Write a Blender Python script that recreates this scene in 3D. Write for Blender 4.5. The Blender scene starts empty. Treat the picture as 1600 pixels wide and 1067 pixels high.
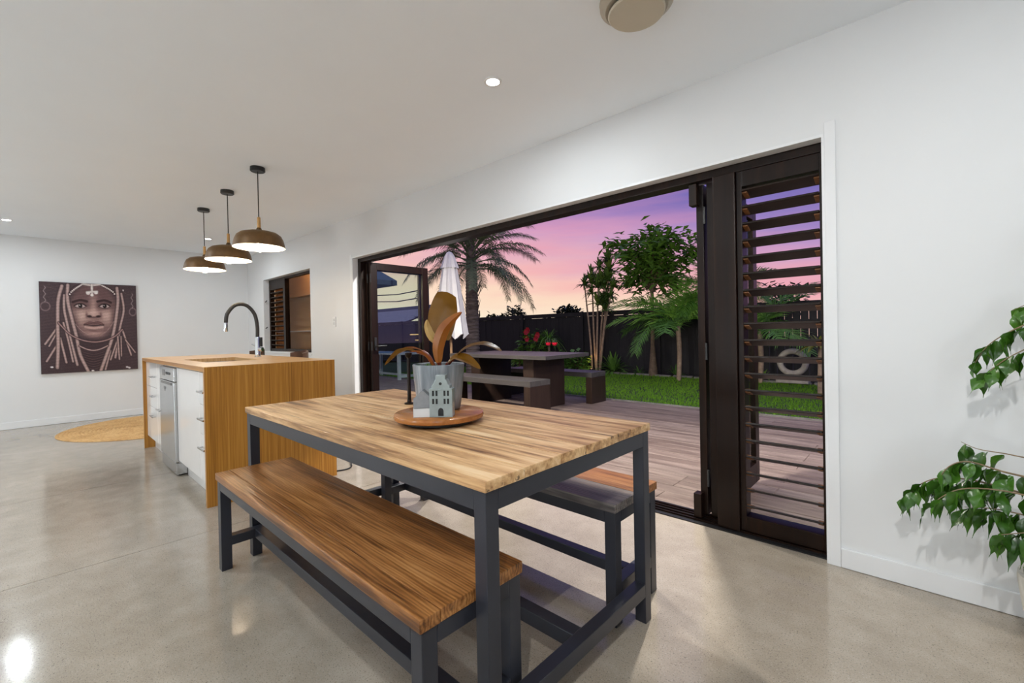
import bpy, bmesh, math, random
import numpy as np
from mathutils import Vector, Matrix, Euler

random.seed(7)
rng = np.random.default_rng(11)
SC = bpy.context.scene
COL = SC.collection
PI = math.pi


def lin(c):
    c = c / 255.0
    return c / 12.92 if c <= 0.04045 else ((c + 0.055) / 1.055) ** 2.4


def rgb(r, g, b):
    return (lin(r), lin(g), lin(b), 1.0)


# ------------------------------------------------------------------ camera
FPX, YAW, PITCH, ROLL = 697.633, math.radians(47.0058), math.radians(-0.4434), math.radians(1.1252)
cam_d = bpy.data.cameras.new('camera')
cam = bpy.data.objects.new('camera', cam_d)
COL.objects.link(cam)
cam_d.sensor_width = 36.0
cam_d.lens = FPX / 1600.0 * 36.0
cam_d.shift_y = -10.236 / 1600.0
cam_d.clip_start = 0.05
cam_d.clip_end = 300
_F = Vector((-math.cos(YAW), math.sin(YAW), 0)); _R = Vector((math.sin(YAW), math.cos(YAW), 0)); _U = Vector((0, 0, 1))
_F2 = _F * math.cos(PITCH) + _U * math.sin(PITCH); _U2 = _U * math.cos(PITCH) - _F * math.sin(PITCH)
_R3 = _R * math.cos(ROLL) - _U2 * math.sin(ROLL); _U3 = _U2 * math.cos(ROLL) + _R * math.sin(ROLL)
cam.matrix_world = Matrix(((_R3.x, _U3.x, -_F2.x, 0.0), (_R3.y, _U3.y, -_F2.y, 0.0),
                           (_R3.z, _U3.z, -_F2.z, 1.14), (0, 0, 0, 1)))
SC.camera = cam
SC.view_settings.view_transform = 'Standard'
SC.view_settings.look = 'None'
SC.view_settings.exposure = 0.0
SC.view_settings.gamma = 1.0
SC.view_settings.use_curve_mapping = False
SC.cycles.use_denoising = True
SC.cycles.max_bounces = 10
SC.cycles.diffuse_bounces = 6
SC.cycles.glossy_bounces = 4
SC.cycles.transparent_max_bounces = 24
SC.cycles.sample_clamp_indirect = 6.0
SC.cycles.caustics_reflective = False
SC.cycles.caustics_refractive = False

# light levels
DOWNLIGHT_W = 11.0
FILL_LANTERN_W = 43.0  # added fill lamps behind the viewer
ADDED_SPOT_W = 105.0  # added spotlight behind the viewer
SOFFIT_FILL_W = 85.0  # added soffit lamps over the deck
FLOOD_FILL_W = 330.0  # added fill lamps for the garden
SKY_STRENGTH = 1.0

# ------------------------------------------------------------------ world: dusk sky
W = bpy.data.worlds.new('dusk_sky')
SC.world = W
W.use_nodes = True
nt = W.node_tree
nt.nodes.clear()
def wn(t, **k):
    n = nt.nodes.new(t)
    for a, b in k.items():
        setattr(n, a, b)
    return n
def wmath(op, a, b=None, clamp=False):
    n = wn('ShaderNodeMath', operation=op); n.use_clamp = clamp
    for i, v in enumerate((a, b)):
        if v is None: continue
        if isinstance(v, (int, float)): n.inputs[i].default_value = v
        else: nt.links.new(v, n.inputs[i])
    return n.outputs[0]
tc = wn('ShaderNodeTexCoord')
sep = wn('ShaderNodeSeparateXYZ'); nt.links.new(tc.outputs['Generated'], sep.inputs[0])
# the glow lies towards -X: the colours sit higher in the sky there
glow = wmath('MULTIPLY', wmath('ADD', sep.outputs[0], 0.55), -0.17)
elev = wmath('SUBTRACT', sep.outputs[2], glow)
mp = wn('ShaderNodeMapping'); mp.inputs['Scale'].default_value = (2.2, 2.2, 12.0); mp.inputs['Rotation'].default_value = (0.10, 0.06, 0.0)
nt.links.new(tc.outputs['Generated'], mp.inputs[0])
nz = wn('ShaderNodeTexNoise'); nz.inputs['Scale'].default_value = 1.3; nz.inputs['Detail'].default_value = 5; nz.inputs['Roughness'].default_value = 0.55
nt.links.new(mp.outputs[0], nz.inputs['Vector'])
wob = wmath('MULTIPLY', wmath('SUBTRACT', nz.outputs[0], 0.5), 0.10)
elev2 = wmath('ADD', elev, wob)
ramp = wn('ShaderNodeValToRGB')
cr = ramp.color_ramp
stops = [(0.0, (253, 234, 208)), (0.055, (253, 222, 196)), (0.105, (248, 198, 188)), (0.15, (231, 180, 193)),
         (0.20, (198, 156, 200)), (0.255, (150, 128, 192)), (0.325, (106, 101, 176)), (0.55, (122, 122, 188)), (1.0, (140, 144, 198))]
while len(cr.elements) < len(stops): cr.elements.new(0.5)
for e, (p, c) in zip(cr.elements, stops):
    e.position = p; e.color = rgb(*c)
nt.links.new(elev2, ramp.inputs[0])
# pink cloud streaks
mp2 = wn('ShaderNodeMapping'); mp2.inputs['Scale'].default_value = (1.6, 1.6, 15.0); mp2.inputs['Rotation'].default_value = (0.16, 0.10, 0.0); mp2.inputs['Location'].default_value = (0.3, 1.7, 0.2)
nt.links.new(tc.outputs['Generated'], mp2.inputs[0])
nz2 = wn('ShaderNodeTexNoise'); nz2.inputs['Scale'].default_value = 1.5; nz2.inputs['Detail'].default_value = 6; nz2.inputs['Roughness'].default_value = 0.5
nt.links.new(mp2.outputs[0], nz2.inputs['Vector'])
mr = wn('ShaderNodeMapRange'); mr.inputs['From Min'].default_value = 0.47; mr.inputs['From Max'].default_value = 0.66; mr.inputs['To Max'].default_value = 0.5
nt.links.new(nz2.outputs[0], mr.inputs[0])
band = wn('ShaderNodeValToRGB')
bs = [(0.0, 0.15), (0.05, 0.7), (0.16, 1.0), (0.26, 0.5), (0.42, 0.0)]
while len(band.color_ramp.elements) < len(bs): band.color_ramp.elements.new(0.5)
for e, (p, v) in zip(band.color_ramp.elements, bs):
    e.position = p; e.color = (v, v, v, 1)
nt.links.new(elev, band.inputs[0])
cf = wmath('MULTIPLY', mr.outputs[0], band.outputs[0])
mixc = wn('ShaderNodeMixRGB'); mixc.inputs[2].default_value = rgb(246, 160, 172)
nt.links.new(cf, mixc.inputs[0]); nt.links.new(ramp.outputs[0], mixc.inputs[1])
bg = wn('ShaderNodeBackground'); bg.inputs[1].default_value = SKY_STRENGTH
nt.links.new(mixc.outputs[0], bg.inputs[0])
wo = wn('ShaderNodeOutputWorld'); nt.links.new(bg.outputs[0], wo.inputs[0])

# ------------------------------------------------------------------ materials
MATS = {}
class NT:
    def __init__(s, name):
        s.m = bpy.data.materials.new(name); s.m.use_nodes = True
        s.t = s.m.node_tree; s.t.nodes.clear()
        s.out = s.n('ShaderNodeOutputMaterial')
        s.b = s.n('ShaderNodeBsdfPrincipled')
        s.l(s.b.outputs[0], s.out.inputs[0])
        MATS[name] = s.m
    def n(s, t, **k):
        x = s.t.nodes.new(t)
        for a, b in k.items(): setattr(x, a, b)
        return x
    def l(s, a, b): s.t.links.new(a, b)
    def math(s, op, a, b=None, clamp=False):
        x = s.n('ShaderNodeMath', operation=op); x.use_clamp = clamp
        for i, v in enumerate((a, b)):
            if v is None: continue
            if isinstance(v, (int, float)): x.inputs[i].default_value = v
            else: s.l(v, x.inputs[i])
        return x.outputs[0]
    def coord(s, scale=(1, 1, 1), kind='Object', rot=(0, 0, 0)):
        t = s.n('ShaderNodeTexCoord'); m = s.n('ShaderNodeMapping')
        m.inputs['Scale'].default_value = scale; m.inputs['Rotation'].default_value = rot
        s.l(t.outputs[kind], m.inputs[0]); return m.outputs[0]
    def noise(s, vec, scale, detail=4, rough=0.55, rand=False, dist=0.0):
        x = s.n('ShaderNodeTexNoise'); x.inputs['Scale'].default_value = scale
        x.inputs['Detail'].default_value = detail; x.inputs['Roughness'].default_value = rough
        x.inputs['Distortion'].default_value = dist
        if rand:
            x.noise_dimensions = '4D'
            oi = s.n('ShaderNodeObjectInfo'); s.l(s.math('MULTIPLY', oi.outputs['Random'], 60.0), x.inputs['W'])
        s.l(vec, x.inputs['Vector']); return x.outputs[0]
    def ramp(s, f, stops, interp='LINEAR'):
        x = s.n('ShaderNodeValToRGB'); x.color_ramp.interpolation = interp
        while len(x.color_ramp.elements) < len(stops): x.color_ramp.elements.new(0.5)
        for e, (p, c) in zip(x.color_ramp.elements, stops):
            e.position = p; e.color = c if len(c) == 4 else (*c, 1)
        s.l(f, x.inputs[0]); return x.outputs[0]
    def mix(s, f, a, b, mode='MIX'):
        x = s.n('ShaderNodeMixRGB', blend_type=mode)
        for i, v in enumerate((f, a, b)):
            if isinstance(v, (int, float)): x.inputs[i].default_value = v
            elif isinstance(v, tuple): x.inputs[i].default_value = v
            else: s.l(v, x.inputs[i])
        return x.outputs[0]
    def bump(s, h, strength=0.2, dist=0.01):
        x = s.n('ShaderNodeBump'); x.inputs['Strength'].default_value = strength; x.inputs['Distance'].default_value = dist
        s.l(h, x.inputs['Height']); s.l(x.outputs[0], s.b.inputs['Normal'])
    def set(s, color=None, rough=None, metal=None, spec=None, trans=None, emit=None, estr=None, coat=None, sub=None):
        for key, v in (('Base Color', color), ('Roughness', rough), ('Metallic', metal), ('Specular IOR Level', spec),
                       ('Transmission Weight', trans), ('Emission Color', emit), ('Emission Strength', estr), ('Coat Weight', coat)):
            if v is None: continue
            if isinstance(v, (int, float, tuple)): s.b.inputs[key].default_value = v
            else: s.l(v, s.b.inputs[key])
        return s


def plain(name, color, rough=0.5, metal=0.0, spec=0.5, var=0.08, scale=8.0, bump=0.0, rand=False, coat=None):
    s = NT(name)
    f = s.noise(s.coord(), scale, 4, rand=rand)
    c = s.ramp(f, [(0.3, tuple(x * (1 - var) for x in color[:3]) + (1,)), (0.7, tuple(min(1, x * (1 + var)) for x in color[:3]) + (1,))])
    s.set(color=c, rough=rough, metal=metal, spec=spec, coat=coat)
    if bump: s.bump(f, bump, 0.005)
    return s.m


def glow_mat(name, color, strength):
    s = NT(name); s.set(color=(0.8, 0.8, 0.8, 1), emit=color, estr=strength); return s.m


def glass_mat(name, tint=(0.9, 0.95, 0.93, 1), refl=1.0):
    s = NT(name)
    tr = s.n('ShaderNodeBsdfTransparent'); tr.inputs[0].default_value = tint
    gl = s.n('ShaderNodeBsdfGlossy'); gl.inputs['Roughness'].default_value = 0.02
    lw = s.n('ShaderNodeLayerWeight'); lw.inputs[0].default_value = 0.5
    fr = s.n('ShaderNodeMath', operation='ADD'); fr.inputs[1].default_value = 0.03
    s.l(s.math('MULTIPLY', s.math('POWER', lw.outputs['Facing'], 5.0), 0.9), fr.inputs[0])
    mx = s.n('ShaderNodeMixShader')
    s.l(s.math('MULTIPLY', fr.outputs[0], refl, True), mx.inputs[0]); s.l(tr.outputs[0], mx.inputs[1]); s.l(gl.outputs[0], mx.inputs[2])
    s.l(mx.outputs[0], s.out.inputs[0])
    return s.m


def wood(name, stops, axis='X', cross=14.0, along=0.9, rough=0.45, bump=0.25, tint=0.35, fine=90.0, spec=0.4, tone=(0.6, 0.6, 0.6), coat=None, rings=0.0, contrast=1.0, cracks=0.0):
    """grain that runs along one object axis; every board differs"""
    s = NT(name)
    sc = {'X': (along, cross, cross), 'Y': (cross, along, cross), 'Z': (cross, cross, along)}[axis]
    v = s.coord(sc)
    n1 = s.noise(v, 1.0, 6, 0.62, True, 1.2)
    sf = {'X': (3.0, fine, fine), 'Y': (fine, 3.0, fine), 'Z': (fine, fine, 3.0)}[axis]
    n2 = s.noise(s.coord(sf), 1.0, 3, 0.6, True)
    bl = {'X': (1.3, 4.0, 4.0), 'Y': (4.0, 1.3, 4.0), 'Z': (4.0, 4.0, 1.3)}[axis]
    n3 = s.noise(s.coord(bl), 1.0, 5, 0.65, True, 0.6)
    f = s.math('ADD', s.math('ADD', s.math('MULTIPLY', n1, 0.38), s.math('MULTIPLY', n2, 0.30)), s.math('MULTIPLY', n3, 0.32))
    if rings:
        wv = s.n('ShaderNodeTexWave', wave_type='BANDS', bands_direction='Y' if axis == 'X' else 'X')
        wv.inputs['Scale'].default_value = rings; wv.inputs['Distortion'].default_value = 14.0; wv.inputs['Detail'].default_value = 2.0; wv.inputs['Detail Scale'].default_value = 0.6
        ro = {'X': (0.10, 1.0, 1.0), 'Y': (1.0, 0.10, 1.0), 'Z': (1.0, 1.0, 0.10)}[axis]
        s.l(s.coord(ro), wv.inputs['Vector'])
        f = s.math('ADD', f, s.math('MULTIPLY', s.math('SUBTRACT', wv.outputs['Fac'], 0.5), 0.085))
    f = s.math('ADD', s.math('MULTIPLY', s.math('SUBTRACT', f, 0.5), contrast), 0.5)
    c = s.ramp(f, stops)
    if cracks:
        cs = {'X': (1.6, 60.0, 60.0), 'Y': (60.0, 1.6, 60.0), 'Z': (60.0, 60.0, 1.6)}[axis]
        n4 = s.noise(s.coord(cs), 1.0, 2, 0.5, True)
        c = s.mix(s.ramp(n4, [(0.62, (0, 0, 0)), (0.70, (cracks, cracks, cracks))]), c, (0.07, 0.035, 0.018, 1))
    oi = s.n('ShaderNodeObjectInfo')
    t = s.ramp(oi.outputs['Random'], [(0.0, tone), (1.0, (1, 1, 1))])
    c = s.mix(tint, c, t, 'MULTIPLY')
    s.set(color=c, rough=rough, spec=spec, coat=coat)
    s.bump(n2, bump, 0.004)
    return s.m


plain('wall_paint', (0.715, 0.725, 0.735, 1), 0.55, var=0.012, scale=2.0)
plain('ceiling_paint', (0.855, 0.91, 0.965, 1), 0.8, var=0.01, scale=2.0)
plain('trim_paint', (0.76, 0.77, 0.785, 1), 0.3, var=0.01)
# polished concrete
s = NT('concrete')
v = s.coord()
big = s.noise(v, 0.7, 5, 0.6)
mid = s.noise(v, 6.0, 5, 0.65)
c = s.ramp(s.math('ADD', s.math('MULTIPLY', big, 0.6), s.math('MULTIPLY', mid, 0.4)),
           [(0.36, (0.295, 0.246, 0.192)), (0.5, (0.365, 0.312, 0.250)), (0.64, (0.445, 0.388, 0.320))])
fine = s.noise(v, 190.0, 2, 0.7)
c = s.mix(s.ramp(fine, [(0.57, (0, 0, 0)), (0.66, (0.62, 0.62, 0.62))]), c, (0.085, 0.075, 0.062, 1))
fine2 = s.noise(s.coord((1.31, 1.17, 1)), 140.0, 2, 0.6)
c = s.mix(s.ramp(fine2, [(0.6, (0, 0, 0)), (0.68, (0.5, 0.5, 0.5))]), c, (0.52, 0.48, 0.43, 1))
vor = s.n('ShaderNodeTexVoronoi'); vor.inputs['Scale'].default_value = 34.0; s.l(v, vor.inputs['Vector'])
c = s.mix(s.ramp(vor.outputs['Distance'], [(0.06, (0.6, 0.6, 0.6)), (0.11, (0, 0, 0))]), c, (0.09, 0.08, 0.07, 1))
s.set(color=c, rough=s.ramp(mid, [(0.3, (0.10, 0.10, 0.10)), (0.7, (0.18, 0.18, 0.18))]), spec=0.55)
plain('joint_filler', (0.06, 0.052, 0.045, 1), 0.7)
plain('gunmetal', (0.028, 0.030, 0.040, 1), 0.34, metal=0.15, spec=0.5, var=0.12, scale=5, rand=True)
wood('table_wood', [(0.20, (0.13, 0.058, 0.024)), (0.34, (0.34, 0.178, 0.072)), (0.48, (0.55, 0.325, 0.150)), (0.62, (0.70, 0.455, 0.230)), (0.80, (0.80, 0.60, 0.37))],
     'X', cross=11.0, along=1.1, rough=0.42, bump=0.5, tint=0.45, tone=(0.66, 0.60, 0.58), fine=60, contrast=2.9, cracks=0.85)
wood('bench_wood', [(0.20, (0.06, 0.021, 0.008)), (0.36, (0.19, 0.074, 0.020)), (0.52, (0.33, 0.140, 0.042)), (0.68, (0.46, 0.22, 0.075)), (0.85, (0.56, 0.31, 0.13))],
     'X', cross=13.0, along=0.9, rough=0.30, bump=0.5, tint=0.3, tone=(0.68, 0.62, 0.58), fine=85, rings=30.0, contrast=2.0, cracks=0.6)
wood('bench_wood_grey', [(0.28, (0.035, 0.032, 0.034)), (0.42, (0.12, 0.105, 0.10)), (0.55, (0.22, 0.19, 0.175)), (0.7, (0.34, 0.26, 0.2)), (0.82, (0.42, 0.28, 0.17))],
     'X', cross=13.0, along=0.9, rough=0.45, bump=0.6, tint=0.2, fine=85, rings=30.0, contrast=1.8, cracks=0.6)
# bamboo laminate with upright strips
def bamboo(name, axis_scale):
    s = NT(name)
    f = s.noise(s.coord(axis_scale), 1.0, 3, 0.7)
    f2 = s.noise(s.coord(tuple(x * 3.1 for x in axis_scale)), 1.0, 2, 0.6)
    k = s.math('ADD', s.math('MULTIPLY', f, 0.65), s.math('MULTIPLY', f2, 0.35))
    c = s.ramp(k, [(0.30, (0.20, 0.072, 0.008)), (0.46, (0.375, 0.155, 0.020)), (0.55, (0.45, 0.20, 0.030)), (0.70, (0.60, 0.30, 0.06))])
    s.set(color=c, rough=0.34, spec=0.45)
bamboo('bamboo_upright', (70.0, 70.0, 0.8))
bamboo('bamboo_flat', (0.8, 60.0, 60.0))
s = NT('bamboo_top')
f = s.noise(s.coord((1.0, 55.0, 1.0)), 1.0, 3, 0.7)
s.set(color=s.ramp(f, [(0.3, (0.50, 0.27, 0.10)), (0.5, (0.62, 0.38, 0.17)), (0.7, (0.72, 0.48, 0.25))]), rough=0.3, spec=0.5)
plain('gloss_white', (0.80, 0.775, 0.755, 1), 0.07, spec=0.6, var=0.01)
plain('kick_white', (0.72, 0.71, 0.70, 1), 0.2, var=0.01)
plain('steel', (0.56, 0.57, 0.58, 1), 0.24, metal=1.0, var=0.04, scale=3)
plain('chrome', (0.78, 0.79, 0.80, 1), 0.08, metal=1.0, var=0.01)
plain('black_metal', (0.012, 0.012, 0.013, 1), 0.4, var=0.1)
plain('black_rubber', (0.016, 0.015, 0.015, 1), 0.55, var=0.1)
plain('dark_glass', (0.015, 0.016, 0.018, 1), 0.08, var=0.1)
plain('shade_bronze', (0.135, 0.068, 0.020, 1), 0.42, metal=0.25, var=0.15, scale=20)
plain('shade_inside', (0.86, 0.84, 0.80, 1), 0.5, var=0.01)
plain('oak_neck', (0.50, 0.26, 0.07, 1), 0.4, var=0.12, scale=30)
glow_mat('bulb_glow', (1.0, 0.80, 0.55, 1), 250.0)
glow_mat('uplight_glow', (1.0, 0.66, 0.32, 1), 25.0)
glow_mat('downlight_glow', (1.0, 0.97, 0.93, 1), 55.0)
glow_mat('fill_lamp_paper', (0.885, 0.955, 1.0, 1), FILL_LANTERN_W / (4 * PI * PI * 0.19 ** 2))
plain('vent_cream', (0.52, 0.47, 0.37, 1), 0.55, var=0.02)
plain('vent_ring', (0.42, 0.38, 0.31, 1), 0.6, var=0.03)
s = NT('door_timber')
f = s.noise(s.coord((22, 22, 1.0)), 1.0, 5, 0.6, True)
s.set(color=s.ramp(f, [(0.3, (0.0055, 0.0026, 0.0016)), (0.55, (0.012, 0.0050, 0.0027)), (0.75, (0.026, 0.0105, 0.0045))]), rough=0.36, spec=0.22)
s = NT('louvre_timber')
f = s.noise(s.coord((1.0, 26, 26)), 1.0, 5, 0.6, True)
s.set(color=s.ramp(f, [(0.3, (0.0085, 0.005, 0.0038)), (0.55, (0.017, 0.0098, 0.0074)), (0.75, (0.030, 0.0165, 0.012))]), rough=0.36, spec=0.3)
plain('clip_brown', (0.20, 0.075, 0.018, 1), 0.45, var=0.2, scale=40)
glass_mat('door_glass', (0.90, 0.95, 0.93, 1), 1.0)
glass_mat('window_glass', (0.88, 0.86, 0.82, 1), 0.3)
glass_mat('clear_glass', (0.95, 0.97, 0.97, 1), 0.9)
s = NT('portrait_print')
at = s.n('ShaderNodeVertexColor'); at.layer_name = 'print'
s.set(color=at.outputs[0], rough=0.6, spec=0.25)
plain('canvas_edge', (0.05, 0.035, 0.035, 1), 0.7)
s = NT('jute')
v = s.coord((1, 1, 1))
f = s.noise(v, 45.0, 4, 0.7)
f2 = s.noise(v, 5.0, 3, 0.6)
c = s.ramp(s.math('ADD', s.math('MULTIPLY', f, 0.6), s.math('MULTIPLY', f2, 0.4)), [(0.35, (0.42, 0.235, 0.092)), (0.5, (0.62, 0.375, 0.165)), (0.66, (0.74, 0.50, 0.25))])
s.set(color=c, rough=0.9, spec=0.1); s.bump(f, 0.6, 0.01)
wood('turntable_wood', [(0.28, (0.14, 0.045, 0.012)), (0.45, (0.30, 0.105, 0.028)), (0.6, (0.42, 0.17, 0.045)), (0.75, (0.50, 0.24, 0.08))], 'X', cross=12, along=2.5, rough=0.22, bump=0.1, fine=60, tint=0.0)
# glazed pot with vertical drips
s = NT('pot_glaze')
f = s.noise(s.coord((34, 34, 1.5)), 1.0, 4, 0.6)
s.set(color=s.ramp(f, [(0.3, (0.115, 0.135, 0.16)), (0.5, (0.19, 0.215, 0.24)), (0.68, (0.34, 0.36, 0.38))]), rough=0.32, spec=0.45)
plain('house_glaze', (0.272, 0.3187, 0.3187, 1), 0.2, spec=0.55, var=0.10, scale=25)
plain('house_concrete', (0.2295, 0.2422, 0.2592, 1), 0.75, var=0.10, scale=40)
plain('house_white', (0.62, 0.64, 0.65, 1), 0.5, var=0.04)
plain('dark_void', (0.008, 0.009, 0.010, 1), 0.7)
plain('soil', (0.03, 0.022, 0.015, 1), 0.95, var=0.4, scale=60)
def leaf_mat(name, c1, c2, c3, rough=0.38, trans=0.25, scale=9.0, sheen=0.5):
    s = NT(name)
    f = s.noise(s.coord(), scale, 3, 0.6, True)
    oi = s.n('ShaderNodeObjectInfo')
    k = s.math('ADD', s.math('MULTIPLY', f, 0.6), s.math('MULTIPLY', oi.outputs['Random'], 0.4))
    c = s.ramp(k, [(0.25, c1), (0.5, c2), (0.75, c3)])
    s.set(color=c, rough=rough, spec=sheen)
    if trans:
        tl = s.n('ShaderNodeBsdfTranslucent'); s.l(c, tl.inputs[0])
        mx = s.n('ShaderNodeMixShader'); mx.inputs[0].default_value = trans
        s.l(s.b.outputs[0], mx.inputs[1]); s.l(tl.outputs[0], mx.inputs[2]); s.l(mx.outputs[0], s.out.inputs[0])
    return s.m
leaf_mat('bronze_leaf', (0.088, 0.03713, 0.00231), (0.132, 0.05693, 0.00308), (0.187, 0.08415, 0.005775), 0.35, 0.3)
leaf_mat('rust_leaf', (0.165, 0.04125, 0.009), (0.27, 0.075, 0.0135), (0.36, 0.1275, 0.0225), 0.32, 0.3)
leaf_mat('gold_leaf', (0.357, 0.204, 0.051), (0.51, 0.323, 0.102), (0.595, 0.408, 0.17), 0.4, 0.3)
plain('red_stem', (0.16, 0.028, 0.012, 1), 0.4, var=0.2, scale=30)
leaf_mat('fig_leaf', (0.02, 0.062, 0.0066), (0.036, 0.115, 0.0099), (0.075, 0.2, 0.01925), 0.26, 0.2, sheen=0.6)
plain('fig_twig', (0.20, 0.14, 0.075, 1), 0.7, var=0.25, scale=40)
plain('fig_bark', (0.28, 0.235, 0.18, 1), 0.8, var=0.25, scale=30)
s = NT('stone_pot')
f = s.noise(s.coord((9, 9, 3)), 1.0, 6, 0.7)
s.set(color=s.ramp(f, [(0.3, (0.36, 0.34, 0.30)), (0.55, (0.55, 0.53, 0.48)), (0.72, (0.68, 0.66, 0.61))]), rough=0.8)
s.bump(f, 0.5, 0.01)
plain('stool_brown', (0.060, 0.024, 0.010, 1), 0.4, var=0.3, scale=15)
wood('reflected_timber', [(0.3, (0.36, 0.19, 0.075)), (0.5, (0.46, 0.26, 0.11)), (0.7, (0.53, 0.32, 0.15))], 'X', cross=6, along=0.5, rough=0.5, bump=0.05, tint=0.15)
# outdoors
wood('deck_wood', [(0.25, (0.075, 0.052, 0.040)), (0.44, (0.165, 0.120, 0.098)), (0.58, (0.26, 0.198, 0.165)), (0.75, (0.37, 0.30, 0.26))],
     'X', cross=9.0, along=0.7, rough=0.55, bump=0.5, tint=0.55, tone=(0.55, 0.48, 0.45), fine=70, contrast=1.4)
wood('outdoor_timber', [(0.3, (0.036, 0.032, 0.031)), (0.5, (0.062, 0.056, 0.053)), (0.72, (0.10, 0.092, 0.088))], 'X', cross=14, along=1.0, rough=0.42, bump=0.3, tint=0.3)
wood('outdoor_timber_brown', [(0.3, (0.014, 0.007, 0.004)), (0.5, (0.028, 0.015, 0.010)), (0.72, (0.048, 0.026, 0.017))], 'Z', cross=14, along=1.0, rough=0.45, bump=0.3, tint=0.3)
wood('fence_black', [(0.3, (0.0085, 0.0085, 0.009)), (0.5, (0.015, 0.0148, 0.015)), (0.72, (0.026, 0.0255, 0.026))], 'Z', cross=14, along=1.0, rough=0.7, bump=0.4, tint=0.4)
plain('lawn_earth', (0.030, 0.055, 0.010, 1), 0.95, var=0.3, scale=3)
leaf_mat('grass_blade', (0.085, 0.21, 0.012), (0.125, 0.29, 0.016), (0.18, 0.37, 0.025), 0.6, 0.3, scale=0.7, sheen=0.15)
plain('bed_soil', (0.018, 0.014, 0.010, 1), 0.95, var=0.4, scale=10)
plain('edging_stone', (0.20, 0.185, 0.165, 1), 0.85, var=0.25, scale=10, bump=0.4)
leaf_mat('palm_leaf', (0.072, 0.1065, 0.051), (0.117, 0.168, 0.0765), (0.1995, 0.2505, 0.123), 0.5, 0.2)
s = NT('palm_bark')
f = s.noise(s.coord((4, 4, 22)), 1.0, 5, 0.65)
s.set(color=s.ramp(f, [(0.3, (0.055, 0.042, 0.034)), (0.5, (0.135, 0.107, 0.086)), (0.7, (0.24, 0.195, 0.16))]), rough=0.85)
s.bump(f, 0.8, 0.02)
leaf_mat('garden_leaf', (0.076, 0.1786, 0.02299), (0.1444, 0.3002, 0.03344), (0.2907, 0.4959, 0.05643), 0.45, 0.2)
leaf_mat('cane_leaf', (0.0522, 0.1152, 0.02178), (0.0972, 0.1908, 0.03168), (0.207, 0.3024, 0.04752), 0.45, 0.2)
leaf_mat('frond_leaf', (0.068, 0.1836, 0.02712), (0.1377, 0.3213, 0.04395), (0.2907, 0.5508, 0.08041), 0.42, 0.25)
leaf_mat('low_leaf', (0.0616, 0.1496, 0.02904), (0.1232, 0.264, 0.04356), (0.2552, 0.44, 0.07744), 0.42, 0.15)
leaf_mat('lime_leaf', (0.10, 0.13, 0.015), (0.20, 0.22, 0.025), (0.34, 0.33, 0.05), 0.45, 0.2)
leaf_mat('far_leaf', (0.0406, 0.0616, 0.0294), (0.0686, 0.0952, 0.0434), (0.1092, 0.1372, 0.0616), 0.6, 0.1)
plain('red_petal', (0.50, 0.015, 0.03, 1), 0.5, var=0.25, scale=30)
plain('cane_bark', (0.30, 0.215, 0.14, 1), 0.75, var=0.3, scale=14)
plain('tree_bark', (0.15, 0.105, 0.065, 1), 0.85, var=0.35, scale=12, bump=0.5)
plain('umbrella_cloth', (0.55, 0.54, 0.53, 1), 0.85, var=0.05)
plain('umbrella_pole', (0.34, 0.20, 0.10, 1), 0.5, var=0.1)
plain('red_drink', (0.62, 0.008, 0.03, 1), 0.15, var=0.05)
plain('ring_stone', (0.36, 0.325, 0.27, 1), 0.8, var=0.25, scale=9, bump=0.4)
plain('roof_metal', (0.20, 0.27, 0.27, 1), 0.45, var=0.1)
plain('eave_dark', (0.07, 0.085, 0.085, 1), 0.6, var=0.1)
plain('tile_grey', (0.45, 0.44, 0.42, 1), 0.7, var=0.2, rand=True)
plain('roof_under', (0.09, 0.09, 0.095, 1), 0.8)
plain('white_timber', (0.55, 0.57, 0.57, 1), 0.6, var=0.06)
plain('blue_cloth', (0.16, 0.30, 0.45, 1), 0.8, var=0.1)
plain('pale_board', (0.42, 0.25, 0.12, 1), 0.6, var=0.15)
plain('soffit_paint', (0.55, 0.55, 0.55, 1), 0.8, var=0.02)

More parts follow.
